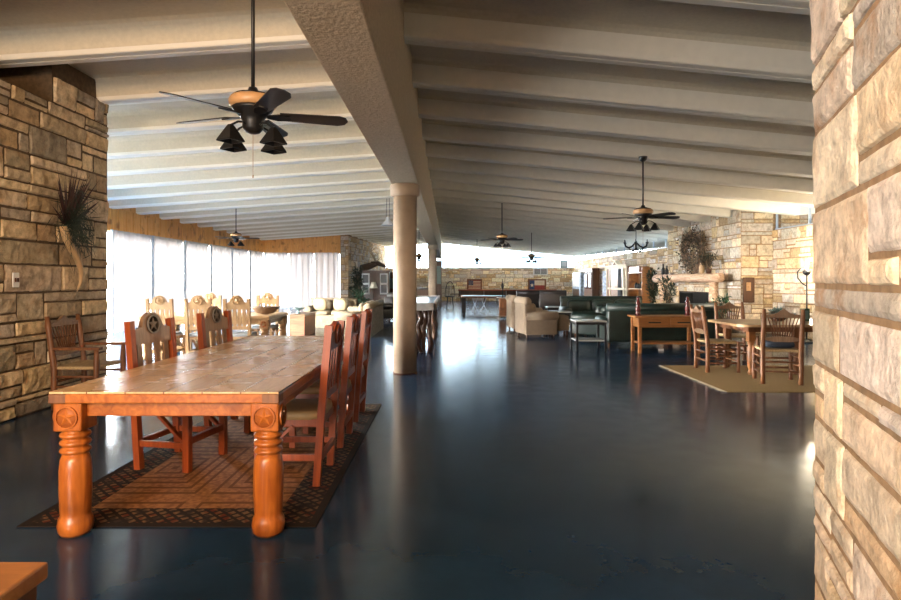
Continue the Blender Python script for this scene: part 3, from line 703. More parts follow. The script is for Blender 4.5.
# ---- main table, rug and chairs
TC = (-1.553, 4.93, 0)
rug_mat = mk_rug(.86, 1.70, .27)
mb = MB(); mb.box(-.86, .86, -1.70, 1.70, 0, .008, .003); mb.build('rug', rug_mat, None, 'dark patterned rug with tan field under the long table', 'rug', loc=(-1.62, 5.14, 0))
star_table(TC, 3.32, 1.253, .81, 'long orange pine dining table with star-carved round legs', ('pine', 'pinez'), R(90))
g = 'red-brown chairs along the right side of the long table'
c = star_chair('', g, 'red', 'red', 'seat', 1, 'red')
place(c, True, (-1.09, 4.36, .008), R(90), 'nearest red-brown chair on the right side of the long table', g)
place(c, False, (-1.10, 5.30, .008), R(90), 'middle red-brown chair on the right side of the long table', g)
place(c, False, (-1.11, 6.22, .008), R(90), 'farthest red-brown chair on the right side of the long table, nearest the column', g)
g = 'star-back chairs along the left side of the long table'
c = star_chair('', g, 'red', 'greywood', 'seat')  # back panels greyed to hold a reflection on the red-brown wood
place(c, True, (-2.085, 4.68, .008), R(-101), 'nearer star-back chair with iron star on the left side of the long table', g)
place(c, False, (-2.03, 5.83, .008), R(-100), 'farther star-back chair with iron star on the left side of the long table', g)
# ---- armchair at the wall
c = fan_chair('', None, True, 'log', 'greywood', 'rawhide')
place(c, True, (-4.08, 6.83, 0), R(-90), 'wooden armchair with fan spindle back against the left stone wall'); c.name = 'armchair'
# ---- horn with feathers on the wall
t = empty('horn_decoration', (-4.36, 6.9, 1.9), 'curved horn with dark feathers and greenery hung on the left stone wall', 'wall decoration')
def wp(px, py, o=.05):
    Y = 4.40 * 600 / (448.5 - px); return Vector((o, Y - 6.9, PZ(py, Y) - 1.9))
mb = MB(); pts = [wp(54, 226, .06), wp(56, 238, .08), wp(60, 248, .09), wp(67, 260, .09), wp(71, 272, .08), wp(72, 282, .06), wp(69, 292, .05)]
mb.tube(pts, [.042, .045, .042, .036, .028, .018, .004], 14); mb.build('horn', 'horn', t)
mb = MB(); rnd = random.Random(8)
for (px, py) in ((44, 176), (50, 172), (57, 168), (63, 178), (70, 186), (82, 181), (86, 204), (40, 205), (75, 172)):
    a = wp(59, 226); b = wp(px, py, .1)
    for k in range(5):
        d = b - a + Vector((rnd.uniform(-.06, .1), rnd.uniform(-.06, .06), rnd.uniform(-.1, .05))); mb.leaf(a, d, d.length, .02, (1, 0, 0))
mb.build('feather', 'feather', t)
mb = MB()
for k in range(420):
    a = wp(rnd.gauss(62, 6), rnd.gauss(220, 12), rnd.uniform(.02, .16)); mb.leaf(a, (rnd.uniform(-.2, .6), rnd.uniform(-1, 1), rnd.uniform(-1.4, .9)), rnd.uniform(.1, .26), .006, (1, 0, 0))
mb.build('greenery', 'darkgreen', t) if M.setdefault('darkgreen', plain('dark_greenery', (.02, .032, .016), .6, var=.5)) else 0
mb = MB()
for k in range(160):
    a = wp(rnd.gauss(71, 6), rnd.gauss(232, 8), rnd.uniform(.03, .14)); mb.leaf(a, (.1, rnd.uniform(-.5, .5), -1), rnd.uniform(.1, .22), .005, (1, 0, 0))
mb.build('trailing_greenery', 'darkgreen', t, kind='stuff')

# ---- near cabinet corner bottom left
t = empty('side_cabinet', (-1.43, .91, .006), 'honey-wood-topped dark cabinet whose corner shows at the bottom left', 'cabinet')
mb = MB(); mb.box(-.5, .5, -.5, .487, .72, .76, .006); mb.build('cabinet_top', 'honey', t)
mb = MB(); mb.box(-.48, .485, -.48, .47, 0, .72, .004); mb.build('body', 'darkwood', t)

# ---- second dining set by the windows
star_table((-4.32, 11.25, 0), 2.3, 1.3, .78, 'pale pine dining table set near the curtained windows', ('lightwoodx', 'lightwood'), 0, 'lightwoodx')
g = 'pale pine chairs around the window table'
c = star_chair('', g, 'lightwood', 'lightwood', 'blueseat', .86, 'lightwoodx')
Yc = 10.45
for k, (px, Y, rz, lb) in enumerate(((158.5, Yc, 0, 'leftmost pale pine chair on the near side of the window table'), (197, Yc, 0, 'middle pale pine chair on the near side of the window table'), (236, Yc, 0, 'rightmost pale pine chair on the near side of the window table'), (268.5, 12.2, 180, 'pale pine chair on the far side of the window table, behind the wooden bowl'), (211, 12.2, 180, 'pale pine chair on the far side of the window table, farther left'))):
    Yb = Y + (-.3 if rz == 0 else .3)
    place(c, k == 0, (PX(px, Yb), Y, 0), R(rz), lb, g)
t = MB(); t.lathe([(.05, 0), (.2, .03), (.30, .11), (.33, .13), (.30, .125), (.18, .05), (.02, .035)], n=24); o = t.build('dough_bowl', 'bowl', None, 'long dark carved wooden bowl on the window table', 'bowl', loc=(-3.42, 11.2, .78)); o.scale = (.85, .6, 1.1)
# ---- chest with dish
t = empty('chest', (-3.8, 15.62, 0), 'brown carved chest between the window table and the floral loveseat', 'chest')
M['trunk'] = wood('carved_brown_chest', (.38, .17, .09), (.22, .09, .05), .5, 'x')
mb = MB(); mb.box(-.2, .2, -.6, .6, .0, .50, .01); mb.build('body', 'trunk', t)
mb = MB(); mb.box(-.215, .215, -.62, .62, .50, .56, .01); mb.build('lid', 'greywood', t)
mb = MB(); mb.lathe([(.07, 0), (.075, .012), (.02, .03), (.02, .08), (.12, .12), (.16, .15), (.15, .15), (.1, .125), (.01, .1)], n=20); mb.build('dish', 'teal', None, 'teal footed dish standing on the brown chest', 'dish', loc=(-3.85, 15.4, .56))
# ---- floral loveseats
s = sofa('floral loveseat facing the camera in front of the short curtained wall', 'loveseat', 'sofa', 1.5, .9, .86, 'floral', 2, (-3.55, 18.3, 0), R(180), 'floral loveseats', True)
s2 = sofa('long floral sofa seen from behind, past the red chairs', 'sofa', 'sofa', 2.9, .9, .84, 'floral', 3, (-2.36, 16.2, 0), R(90), 'floral loveseats', True)
for k, (x, q) in enumerate(((-3.85, 'tan throw pillow on the floral loveseat, left one'), (-3.25, 'tan throw pillow on the floral loveseat, right one'))):
    mb = MB(); mb.ell((0, 0, 0), (.2, .07, .19), .6); M.setdefault('pillow', plain('tan_pillow', (.46, .36, .22), .8)); o = mb.build('throw_pillow', 'pillow', None, q, 'pillow', 'pillows on the floral loveseat', loc=(x, 18.0, .69)); o.rotation_euler.x = R(12)
s3 = sofa('black leather recliner beyond the floral sofa, left of the column', 'recliner', 'armchair', 1.0, .95, .98, 'blackl', 1, (PX(384, 20.5), 20.6, 0), R(120))

# ---- shuffleboard table on logs
t = empty('shuffleboard_table', (-.63, 14.2, 0), 'long table with pale blue top on dark twisted log legs', 'game table')
mb = MB(); mb.box(-.36, .36, -2.8, 2.8, .84, .92, .01); mb.build('table_frame', 'darkwood', t)
mb = MB()
for s in (-1, 1): mb.box(s * .36 - .03, s * .36 + .03, -2.85, 2.85, .84, .985, .01)
for s in (-1, 1): mb.box(-.39, .39, s * 2.82 - .03, s * 2.82 + .03, .84, .985, .01)
M['greyrail'] = plain('pale_rail', (.30, .28, .26), .35); mb.build('rail', 'greyrail', t)
mb = MB(); mb.box(-.32, .32, -2.78, 2.78, .92, .95); mb.build('playing_surface', 'felt_and_glare', t)  # blue-white glare on the top put into its colour
rnd = random.Random(11)
for yy in (-2.45, 0, 2.45):
    for k in range(6):
        x = -.27 + .11 * k; mb = MB(); a = [(x + rnd.uniform(-.04, .04), yy + rnd.uniform(-.12, .12), .84 * j / 5) for j in range(6)]
        mb.tube(a, [rnd.uniform(.035, .055) for _ in a], 9); mb.build('leg', 'darkwood', t)
t = empty('coffee_maker', (-.85, 12.6, .95), 'small dark drink machine on the near end of the blue-topped table', 'appliance')
mb = MB(); mb.box(-.09, .09, -.1, .1, .0, .05, .01); mb.box(-.09, .09, .02, .1, .05, .33, .01); mb.box(-.09, .09, -.1, .1, .26, .34, .01); mb.build('housing', 'black', t)
mb = MB(); mb.lathe([(.05, .05), (.065, .12), (.05, .2), (.03, .21)], (0, -.035, 0)); mb.build('carafe', 'whitemetal', t)

# ---- beige armchairs
g = 'beige armchairs by the aisle'
a1 = sofa('nearer beige armchair facing away from the aisle', 'armchair', 'armchair', .82, .88, .99, 'beige', 1, (PX(536, 15.1), 15.1, 0), R(-78), g)
a2 = copy_tree(a1); a2.location = (PX(524, 17.0), 17.0, 0); a2['label'] = 'farther beige armchair half hidden behind its twin'; a2.rotation_euler.z = R(-84)
# ottoman
def simple_ottoman(loc, w, d, h, mat, label):
    t = empty('ottoman', loc, label, 'ottoman'); mb = MB(); mb.box(-w / 2, w / 2, -d / 2, d / 2, .12, h - .08, .02); mb.build('base', mat, t)
    mb = MB(); mb.ell((0, 0, h - .06), (w / 2, d / 2, .07), .35, 20, 8); mb.build('cushion', mat, t)
    for sx in (-1, 1):
        for sy in (-1, 1): mb = MB(); mb.box(sx * (w / 2 - .06) - .025, sx * (w / 2 - .06) + .025, sy * (d / 2 - .06) - .025, sy * (d / 2 - .06) + .025, 0, .13); mb.build('leg', 'darkwood', t)
simple_ottoman((PX(558, 15.6), 15.6, 0), .5, .5, .5, 'beige', 'beige ottoman right of the nearer beige armchair')
# low black tables with pale tops
M['paletop'] = plain('pale_glazed_top', (.36, .36, .36), .22, var=.1)
def low_table(loc, w, d, h, label, rz=0):
    t = empty('side_table', loc, label, 'table', 'low black tables with pale tops', rz)
    mb = MB(); mb.box(-w / 2, w / 2, -d / 2, d / 2, h - .03, h, .004); mb.build('tabletop', 'paletop', t)
    mb = MB(); mb.box(-w / 2 + .02, w / 2 - .02, -d / 2 + .02, d / 2 - .02, h - .08, h - .03); mb.build('apron', 'black', t)
    mb = MB(); mb.box(-w / 2 + .02, w / 2 - .02, -d / 2 + .02, d / 2 - .02, .2, .225); mb.build('shelf', 'paletop', t)
    for sx in (-1, 1):
        for sy in (-1, 1): mb = MB(); mb.box(sx * (w / 2 - .03) - .02, sx * (w / 2 - .03) + .02, sy * (d / 2 - .03) - .02, sy * (d / 2 - .03) + .02, 0, h - .03); mb.build('leg', 'black', t)
    return t
low_table((PX(588, 12.2), 12.2, 0), .62, .62, .61, 'black side table with pale top and shelf beside the dark green armchair')
low_table((PX(560, 16.4), 16.8, 0), .75, .6, .55, 'low black table with pale top behind the beige ottoman')
low_table((PX(558, 19.8), 19.8, 0), .8, .6, .55, 'farthest low pale-topped table, before the green sofa arm')
# green sofas
sofa('long dark green leather sofa facing the camera across the seating group', 'sofa', 'sofa', 2.5, .95, .93, 'green', 3, (PX(606, 17.4), 17.6, 0), R(180), 'green leather seating')
sofa('dark green leather sofa seen from behind, with the honey console table along its back', 'sofa', 'sofa', 2.3, .95, .93, 'green', 3, (4.40, 12.85, 0), R(0), 'green leather seating')
sofa('dark green leather armchair between the two green sofas', 'armchair', 'armchair', .95, .9, .8, 'green', 1, (PX(597, 14.4), 14.6, 0), R(60), 'green leather seating')
# dark armchairs near the far wall
sofa('left of two black armchairs near the far stone wall', 'armchair', 'armchair', 1.3, .95, .95, 'blackl', 2, (PX(529, 27), 27, 0), R(0), 'black armchairs near the far wall')
sofa('right of two black armchairs near the far stone wall', 'armchair', 'armchair', 1.15, .95, 1.0, 'blackl', 2, (PX(553, 24.5), 24.5, 0), R(-10), 'black armchairs near the far wall')
# console table with carved figures
t = empty('console_table', (4.27, 11.85, 0), 'honey wood console table with two drawers behind the green sofa', 'table')
mb = MB(); mb.box(-.66, .72, -.27, .27, .69, .72, .006); mb.build('tabletop', 'honey', t)
mb = MB(); mb.box(-.57, .57, -.22, .22, .50, .69); mb.build('apron', 'honey', t)
for s in (-1, 1):
    mb = MB(); mb.box(s * .28 - .25, s * .28 + .25, -.235, -.22, .525, .67, .003); dr = mb.build('drawer', 'honey', t)
    mb = MB(); mb.box(s * .28 - .12, s * .28 + .12, -.25, -.235, .585, .61, .004); mb.build('handle', 'black', dr)
    for y in (-.22, .22):
        mb = MB(); mb.box(s * .565 - .032, s * .565 + .032, y - .032, y + .032, 0, .69, .006); mb.build('leg', 'honey', t)
mb = MB(); mb.box(-.55, .55, -.2, .2, .17, .20, .004); mb.build('shelf', 'honey', t)
for k, (px, lb) in enumerate(((638, 'dark red carved candlestick on the left end of the console table'), (687.5, 'dark red carved candlestick on the right part of the console table'))):
    mb = MB(); mb.lathe([(.055, 0), (.06, .03), (.035, .06), (.055, .1), (.06, .15), (.03, .19), (.05, .23), (.045, .27), (.025, .30), (.035, .34), (.02, .37)], n=16)
    mb.build('candlestick', 'redglaze', None, lb, 'candlestick', 'red candlesticks on the console table', loc=(PX(px, 11.85), 11.85, .72))
mb = MB(); mb.box(-.05, .05, -.01, .01, 0, .04); mb.build('power_outlet', 'whitemetal', None, 'small floor power outlet under the console table', 'outlet', loc=(PX(661, 12.02), 12.02, 0))
plant('potted_plant', (PX(668, 14.0), 14.0, .0), 'dark leafy plant on a tall stand between the green sofa and the fireplace', 1.48, .3, 'darkgreen', n=200, pot_h=.75, pot_r=.13, seed=5, L=.17)
plant('potted_plant', (PX(720, 15.1), 15.1, 0), 'green leafy plant in front of the right mantel post', 1.05, .34, 'leaf', n=260, pot_h=.45, pot_r=.16, seed=6, L=.13, w=.035)
# ---- fireplace mantel
t = empty('fireplace_mantel', (7.33, 18.65, 0), 'rough peeled-log fireplace mantel on two log posts', 'mantel')
rnd = random.Random(2)
mb = MB(); n = 14; mb.tube([(rnd.uniform(-.02, .02), -2.45 + 4.95 * k / n, 1.48 + rnd.uniform(-.012, .012)) for k in range(n + 1)], [.13 * rnd.uniform(.9, 1.12) for _ in range(n + 1)], 14); mb.build('log_beam', 'bark', t)
for y in (-2.05, 1.8):
    mb = MB(); mb.tube([(rnd.uniform(-.015, .015), y, 1.36 * k / 6) for k in range(7)], [.115 * rnd.uniform(.88, 1.1) for _ in range(7)], 12); mb.build('post', 'bark', t)
mb = MB(); mb.box(6.5, 7.08, 16.1, 21.0, 0, .12, .02); M['hearthstone'] = plain('grey_hearth_stone', (.28, .25, .2), .8, var=.25); mb.build('hearth', 'hearthstone', None, 'low grey stone hearth under the log mantel', 'hearth')
bpy.data.objects['fireplace_mantel'].location.z = 0
# wreath
t = empty('wreath', (7.55, 18.45, 2.29), 'big dark dried-twig wreath on the chimney stone above the mantel', 'wreath')
tw = MB(); lf = MB(); rnd = random.Random(9)
for k in range(260):
    a = rnd.uniform(0, 6.28); r = rnd.gauss(.45, .10); p = Vector((rnd.uniform(-.06, .03), math.cos(a) * r * 1.4, math.sin(a) * r))
    q = p + Vector((rnd.uniform(-.08, .03), -math.sin(a) * .35 + rnd.gauss(0, .12), math.cos(a) * .3 + rnd.gauss(0, .12))); m = (p + q) / 2 + Vector((-.03, rnd.gauss(0, .03), rnd.gauss(0, .03)))
    tw.tube([p, m, q], [.016, .013, .005], 5)
for k in range(800):
    a = rnd.uniform(0, 6.28); r = abs(rnd.gauss(.46, .15)); p = Vector((rnd.uniform(-.14, .0), math.cos(a) * r * 1.4, math.sin(a) * r * 1.05))
    lf.leaf(p, (rnd.gauss(0, .5), rnd.gauss(0, 1), rnd.gauss(0, 1)), rnd.uniform(.06, .15), .028, (1, 0, 0))
tw.build('twigs', 'twig', t); lf.build('leaves', 'dryleaf', t)
# bottles and plants on the mantel
for k, (y, h, lb) in enumerate(((20.35, .36, 'dark bottle at the left end of the log mantel'), (20.0, .30, 'shorter dark bottle beside the taller one on the mantel'))):
    mb = MB(); mb.lathe([(.05, 0), (.06, .02), (.06, h * .5), (.025, h * .7), (.022, h), (.018, h)], n=14); mb.build('bottle', 'black', None, lb, 'bottle', 'dark bottles on the mantel', loc=(7.28, y, 1.60))
t = empty('antler_ornament', (7.26, 19.55, 1.60), 'pale branching antler ornament on the mantel by the bottles', 'ornament')
mb = MB(); mb.box(-.06, .06, -.12, .12, 0, .03); mb.build('base', 'darkwood', t)
mb = MB()
for s in (-1, 1):
    mb.tube([(0, s * .03, .02), (0, s * .15, .15), (0, s * .22, .33), (-.02, s * .18, .5)], [.018, .016, .012, .004], 7)
    mb.tube([(0, s * .15, .15), (0, s * .3, .24), (0, s * .33, .34)], [.012, .009, .003], 6); mb.tube([(0, s * .2, .28), (0, s * .08, .40)], [.01, .003], 6)
mb.build('antler', 'antler', t)
mb = MB(); mb.lathe([(.05, 0), (.075, .05), (.07, .2), (.045, .28), (.05, .31), (.04, .31)], n=16); mb.build('vase', 'horn', None, 'cream vase on the right half of the log mantel', 'vase', loc=(7.28, 17.25, 1.60))
plant('potted_greenery', (7.26, 16.75, 1.6), 'spiky dark greenery in a small pot on the right end of the mantel', .55, .3, 'darkgreen', n=240, pot_h=.12, pot_r=.08, seed=12, L=.2, w=.014)
# plaque on the chimney end face
def picture(name, loc, w, h, label, rz=0, inner='tan', frame='darkwood', b=.05):
    """hangs facing -y"""
    t = empty(name, loc, label, 'picture', rz=rz)
    mb = MB()
    mb.box(-w / 2, w / 2, -.02, .01, h / 2 - b, h / 2, .004); mb.box(-w / 2, w / 2, -.02, .01, -h / 2, -h / 2 + b, .004)
    mb.box(-w / 2, -w / 2 + b, -.02, .01, -h / 2 + b, h / 2 - b); mb.box(w / 2 - b, w / 2, -.02, .01, -h / 2 + b, h / 2 - b); mb.build('frame', frame, t)
    return t
t = picture('framed_picture', (PX(748.5, 15.82), 15.82, PZ(290, 15.82)), .30, .66, 'narrow dark framed picture with tan panel on the lit chimney corner')
mb = MB(); mb.box(-.1, .1, -.008, 0, -.28, .28); mb.build('mat_board', 'darkwood', t)
mb = MB(); mb.box(-.06, .06, -.012, -.008, -.02, .2); mb.lathe([(.03, 0), (.035, .03), (.02, .07)], (0, -.012, .06), 10); mb.build('portrait_panel', 'tan', t)
# black hanging lantern on chimney corner
# curved iron lamp by the right wall
t = empty('floor_lamp', (8.12, 13.6, 0), 'black iron floor lamp with a curled hook, lit against the right wall', 'lamp')
mb = MB(); mb.lathe([(.16, 0), (.17, .015), (.05, .04), (.02, .08)]); mb.build('base', 'black', t)
mb = MB(); mb.tube([(0, 0, .03), (0, 0, 1.2), (0, 0, 1.52)], .016, 8); mb.build('pole', 'black', t)
mb = MB(); mb.tube([(0, 0, 1.28), (-.10, 0, 1.34), (-.20, 0, 1.46), (-.21, 0, 1.60), (-.14, 0, 1.68), (-.05, 0, 1.66), (0, 0, 1.58), (0, 0, 1.5)], .014, 8); mb.build('hook', 'black', t)
mb = MB(); mb.lathe([(.03, 1.52), (.075, 1.56), (.09, 1.64), (.085, 1.64), (.05, 1.56)]); mb.build('lamp_cup', 'black', t)
mb = MB(); mb.ell((0, 0, 1.70), (.03, .03, .05)); mb.build('bulb', 'bulb', t)

# ---- right dining group
mb = MB(); mb.box(-1.6, 1.6, -1.17, 1.17, 0, .008, .003); r_ = mb.build('jute_rug', 'jute', None, 'tan woven jute rug under the right dining set', 'rug', loc=(5.12, 8.75, 0))
mb = MB(); rnd = random.Random(5)
for k in range(150):
    y = -1.17 + 2.34 * k / 150; mb.bar((-1.6, y, .006), (-1.6 - rnd.uniform(.03, .07), y + rnd.uniform(-.02, .02), .004 + rnd.uniform(0, .012)), .009, .004)
mb.build('fringe', 'cream', r_)
t = empty('dining_table', (5.4, 9.35, 0), 'dark wood dining table with pale round-cornered top on the jute rug', 'table')
poly = []
for cx, cy, a0 in ((.95, .45, 0), (-.95, .45, 90), (-.95, -.45, 180), (.95, -.45, 270)):
    for k in range(7): a = R(a0 + 15 * k); poly.append((cx + .2 * math.cos(a), cy + .2 * math.sin(a)))
mb = MB(); mb.prism(poly, .725, .76, 'xy'); mb.build('tabletop', 'lightwoodx', t)
mb = MB(); mb.box(-.95, .95, -.45, .45, .64, .725); mb.build('apron', 'log', t)
for x, y in ((-.88, -.38), (-.88, .38), (.88, .38), (.88, -.38), (-.2, -.38)):
    mb = MB(); mb.box(x - .05, x + .05, y - .05, y + .05, .5, .64, .006); mb.lathe([(.035, 0), (.05, .03), (.03, .07), (.045, .1), (.055, .2), (.055, .38), (.035, .43), (.05, .47), (.05, .5)], (x, y, .0), 14); mb.build('leg', 'honey' if x < -.5 and y < 0 else 'log', t)
t.location.z = .008
g = 'log chairs around the right dining table'
c = fan_chair('', g)
place(c, True, (4.565, 8.34, .008), R(-14), 'log chair with fan spindle back turned to the camera on the jute rug', g)
place(c, False, (4.20, 9.40, .008), R(-92), 'log chair seen side-on at the left end of the right dining table', g)
place(c, False, (4.98, 10.35, .008), R(180), 'log chair on the far side of the right dining table, facing the camera', g)
mb = MB(); mb.ell((0, 0, 0), (.2, .18, .05), .5, 20, 8); M['navy'] = plain('navy_cushion', (.02, .03, .05), .8); mb.build('seat_pad', 'navy', None, 'dark navy cushion on the seat of the log chair turned to the camera', 'cushion', loc=(4.565, 8.34, .535), rz=R(-14))
t = plant('table_centrepiece', (PX(778, 9.6), 9.6, .768), 'low grey-green centrepiece in a dish on the right dining table', .17, .28, 'teal', 'centrepiece', n=200, pot_h=.05, pot_r=.12, seed=22, L=.09, w=.02)
t = empty('photo_stand', (PX(805, 9.5), 9.5, .768), 'small green framed card standing on the right dining table', 'picture')
mb = MB(); mb.box(-.07, .07, -.01, .01, 0, .2, .004); mb.build('frame', 'leaf', t)
mb = MB(); mb.box(-.05, .05, -.013, -.01, .03, .17); mb.build('card', 'teal', t)

# ---- furniture along the right wall
t = empty('bookcase', (8.30, 26.0, 0), 'open honey-coloured bookcase against the right wall by the dark tree', 'bookcase')
mb = MB(); mb.box(-.22, .24, -.93, -.89, 0, 1.95); mb.build('side_panel', 'honey', t)
mb = MB(); mb.box(-.22, .24, .89, .93, 0, 1.95); mb.build('side_panel', 'honey', t)
mb = MB(); mb.box(.22, .25, -.9, .9, 0, 1.95); mb.build('back_panel', 'honey', t)
for z in (.08, .55, 1.02, 1.72): mb = MB(); mb.box(-.23, .22, -.89, .89, z, z + .035); mb.build('shelf', 'lightwoodx', t)
mb = MB(); mb.box(-.2, .22, -.5, .89, 1.76, 2.0); mb.build('top_box', 'honey', t)
for k, (y, h, lb) in enumerate(((25.5, .3, 'dark jar on the bookcase shelf, right one'), (25.9, .22, 'dark jar on the bookcase shelf, middle one'), (26.2, .26, 'dark jar on the bookcase shelf, left one'))):
    mb = MB(); mb.lathe([(.05, 0), (.08, h * .3), (.07, h * .7), (.03, h), (.02, h)], n=12); mb.build('jar', 'black', None, lb, 'jar', 'jars on the bookcase', loc=(8.2, y, 1.055))
t = empty('armoire', (8.30, 28.9, 0), 'tall white-framed cabinet with pediment and brown doors on the right wall', 'cabinet')
mb = MB(); mb.box(-.2, .25, -1.75, 1.75, 0, 2.05, .01); mb.build('body', 'honey', t)
for y in (-1.68, -1.25, 1.1, 1.68): mb = MB(); mb.box(-.26, -.2, y - .045, y + .045, 0, 2.05, .01); mb.build('stile', 'cream', t)
for z in (1.98, .95): mb = MB(); mb.box(-.25, -.2, -1.75, 1.75, z, z + .10); mb.build('rail', 'cream', t)
mb = MB(); mb.prism([(-1.85, 2.05), (1.85, 2.05), (1.85, 2.12), (.5, 2.15), (0, 2.36), (-.5, 2.15), (-1.85, 2.13)], -.3, -.1, 'yz'); mb.build('pediment', 'cream', t)
mb = MB(); mb.prism([(-.25, 2.14), (.25, 2.14), (0, 2.27)], -.32, -.3, 'yz'); mb.build('gable_inset', 'groove', t)
for y in (-.08,): mb = MB(); mb.box(-.23, -.2, -1.1, .95, 1.06, 1.95); mb.build('door', 'honey', t)
mb = MB(); mb.box(-.24, -.2, -.9, -.3, .2, 1.95); mb.build('dark_gap_panel', 'soot_and_gap', t)  # solid black panel imitates the shade inside an opening
t = empty('quilt_rack', (8.42, 31.9, 0), 'blue and white quilt hanging on a rack against the right wall', 'quilt')
mb = MB(); mb.tube([(0, -.9, 1.88), (0, .9, 1.88)], .02, 8); mb.tube([(0, -.85, 0), (0, -.85, 1.88)], .02, 8); mb.tube([(0, .85, 0), (0, .85, 1.88)], .02, 8); mb.build('rack_frame', 'darkwood', t)
vs = [(-.04 + .03 * math.sin(k * .9), -.8 + 1.6 * k / 30, z) for z in (.15, 1.9) for k in range(31)]; mb = MB(); mb.add(vs, [(k, k + 1, 32 + k, 31 + k) for k in range(30)], True); mb.build('quilt', 'paleblue', t)
t = empty('cabinet', (8.33, 34.9, 0), 'tall dark red cabinet with glass doors on the far part of the right wall', 'cabinet')
mb = MB(); mb.box(-.22, .2, -1.0, 1.0, 0, 2.0, .01); mb.build('body', 'darkwood', t)
for s in (-1, 1):
    mb = MB(); mb.box(-.24, -.22, s * .48 - .42, s * .48 + .42, .9, 1.9); d_ = mb.build('door', 'redglaze', t)
    mb = MB(); mb.box(-.25, -.24, s * .48 - .28, s * .48 + .28, 1.0, 1.8); mb.build('pane', 'paleblue', d_)
mb = MB(); mb.box(-.26, .2, -1.05, 1.05, 2.0, 2.08); mb.build('cornice', 'darkwood', t)
t = empty('hutch', (8.33, 38.2, 0), 'pale painted hutch nearest the far corner of the right wall', 'cabinet')
mb = MB(); mb.box(-.2, .2, -1.2, 1.2, 0, 1.9, .01); mb.build('body', 'paleblue', t)
mb = MB(); mb.box(-.24, -.2, -.9, .9, 1.0, 1.75); mb.build('door', 'white', t); mb = MB(); mb.box(-.24, -.2, -.9, .9, .15, .85); mb.build('door', 'darkwood', t)
plant('artificial_tree', (7.5, 22.1, 0), 'tall dark leafy tree between the bookcase and the fireplace', 1.9, .3, 'darkgreen', 'tree', n=500, pot_h=.35, pot_r=.2, seed=31, L=.2, w=.04)

# ---- far wall
def flag(px0, px1, py0, py1, label, kind):
    Y = YF - .07; x0, x1 = PX(px0, Y), PX(px1, Y); z0, z1 = PZ(py1, Y), PZ(py0, Y); w, h = x1 - x0, z1 - z0
    t = picture('framed_flag', ((x0 + x1) / 2, Y, (z0 + z1) / 2), w, h, label, b=.1, frame='log'); t['category'] = 'picture'; w -= .2; h -= .2
    mb = MB(); cr, cb, cw = plain('faded_red', (.25, .04, .03), .8), plain('faded_blue', (.03, .05, .12), .8), plain('faded_cream', (.6, .5, .36), .8)
    if kind == 'us':
        for k in range(13):
            mb.i = 0 if k % 2 == 0 else 2; mb.box(-w / 2, w / 2, -.012, 0, h / 2 - h * (k + 1) / 13, h / 2 - h * k / 13)
        mb.i = 1; mb.box(-w / 2, -w / 2 + w * .4, -.016, -.012, h / 2 - h * 7 / 13, h / 2)
        mb.i = 2
        for a in range(5):
            for q in range(4):
                mb.M = Matrix.Translation((-w / 2 + w * .4 * (a + .5) / 5, 0, h / 2 - h * 7 / 13 * (q + .5) / 4)); mb.prism(star(.024), -.018, -.016); mb.M = Matrix.Identity(4)
    else:
        mb.i = 1; mb.box(-w / 2, -w / 6, -.012, 0, -h / 2, h / 2); mb.i = 2; mb.box(-w / 6, w / 2, -.012, 0, 0, h / 2); mb.i = 0; mb.box(-w / 6, w / 2, -.012, 0, -h / 2, 0)
        mb.i = 2; mb.M = Matrix.Translation((-w / 3, 0, 0)); mb.prism(star(.15), -.016, -.012); mb.M = Matrix.Identity(4)
    mb.build('flag', [cr, cb, cw], t)
flag(467, 482, 279, 291, 'rustic framed stars-and-stripes flag on the left of the far stone wall', 'us')
flag(528, 546, 279, 291.5, 'rustic framed lone-star flag on the right of the far stone wall', 'tx')
t = empty('wall_vent', (PX(540.5, 40.9), 40.93, PZ(271.5, 40.9)), 'dark green louvred vent in a pale frame above the lone-star flag', 'vent')
mb = MB(); mb.box(-.5, .5, -.05, 0, -.22, .22, .01); mb.build('frame', 'whitemetal', t)
for s in (-1, 1):
    mb = MB(); [mb.box(s * .22 - .2, s * .22 + .2, -.07, -.05, -.17 + .07 * k, -.125 + .07 * k) for k in range(5)]; mb.build('louvre', 'green', t)
mb = MB(); mb.box(-.27, .27, -.15, .1, 0, .48, .02); mb.i = 1; mb.box(-.2, .2, -.16, -.15, .06, .42); mb.build('window_unit', ['teal', 'frame'], None, 'square grey-green box standing on the far window sill near the right corner', 'appliance', loc=(PX(564, 41), 41.2, 2.27))
# bench ledge
t = empty('bench', (PX(507, 40.4), 40.45, 0), 'long reddish wooden bench along the foot of the far stone wall', 'bench')
mb = MB(); mb.box(-3.3, 3.3, -.3, .3, .70, .78, .01); mb.build('seat', 'red', t)
mb = MB(); mb.box(-3.25, 3.25, .2, .28, .3, .7); mb.build('back_panel', 'darkwood', t)
for x in (-3.1, -1.5, 0, 1.5, 3.1): mb = MB(); mb.box(x - .05, x + .05, -.25, .25, 0, .7); mb.build('leg', 'darkwood', t)
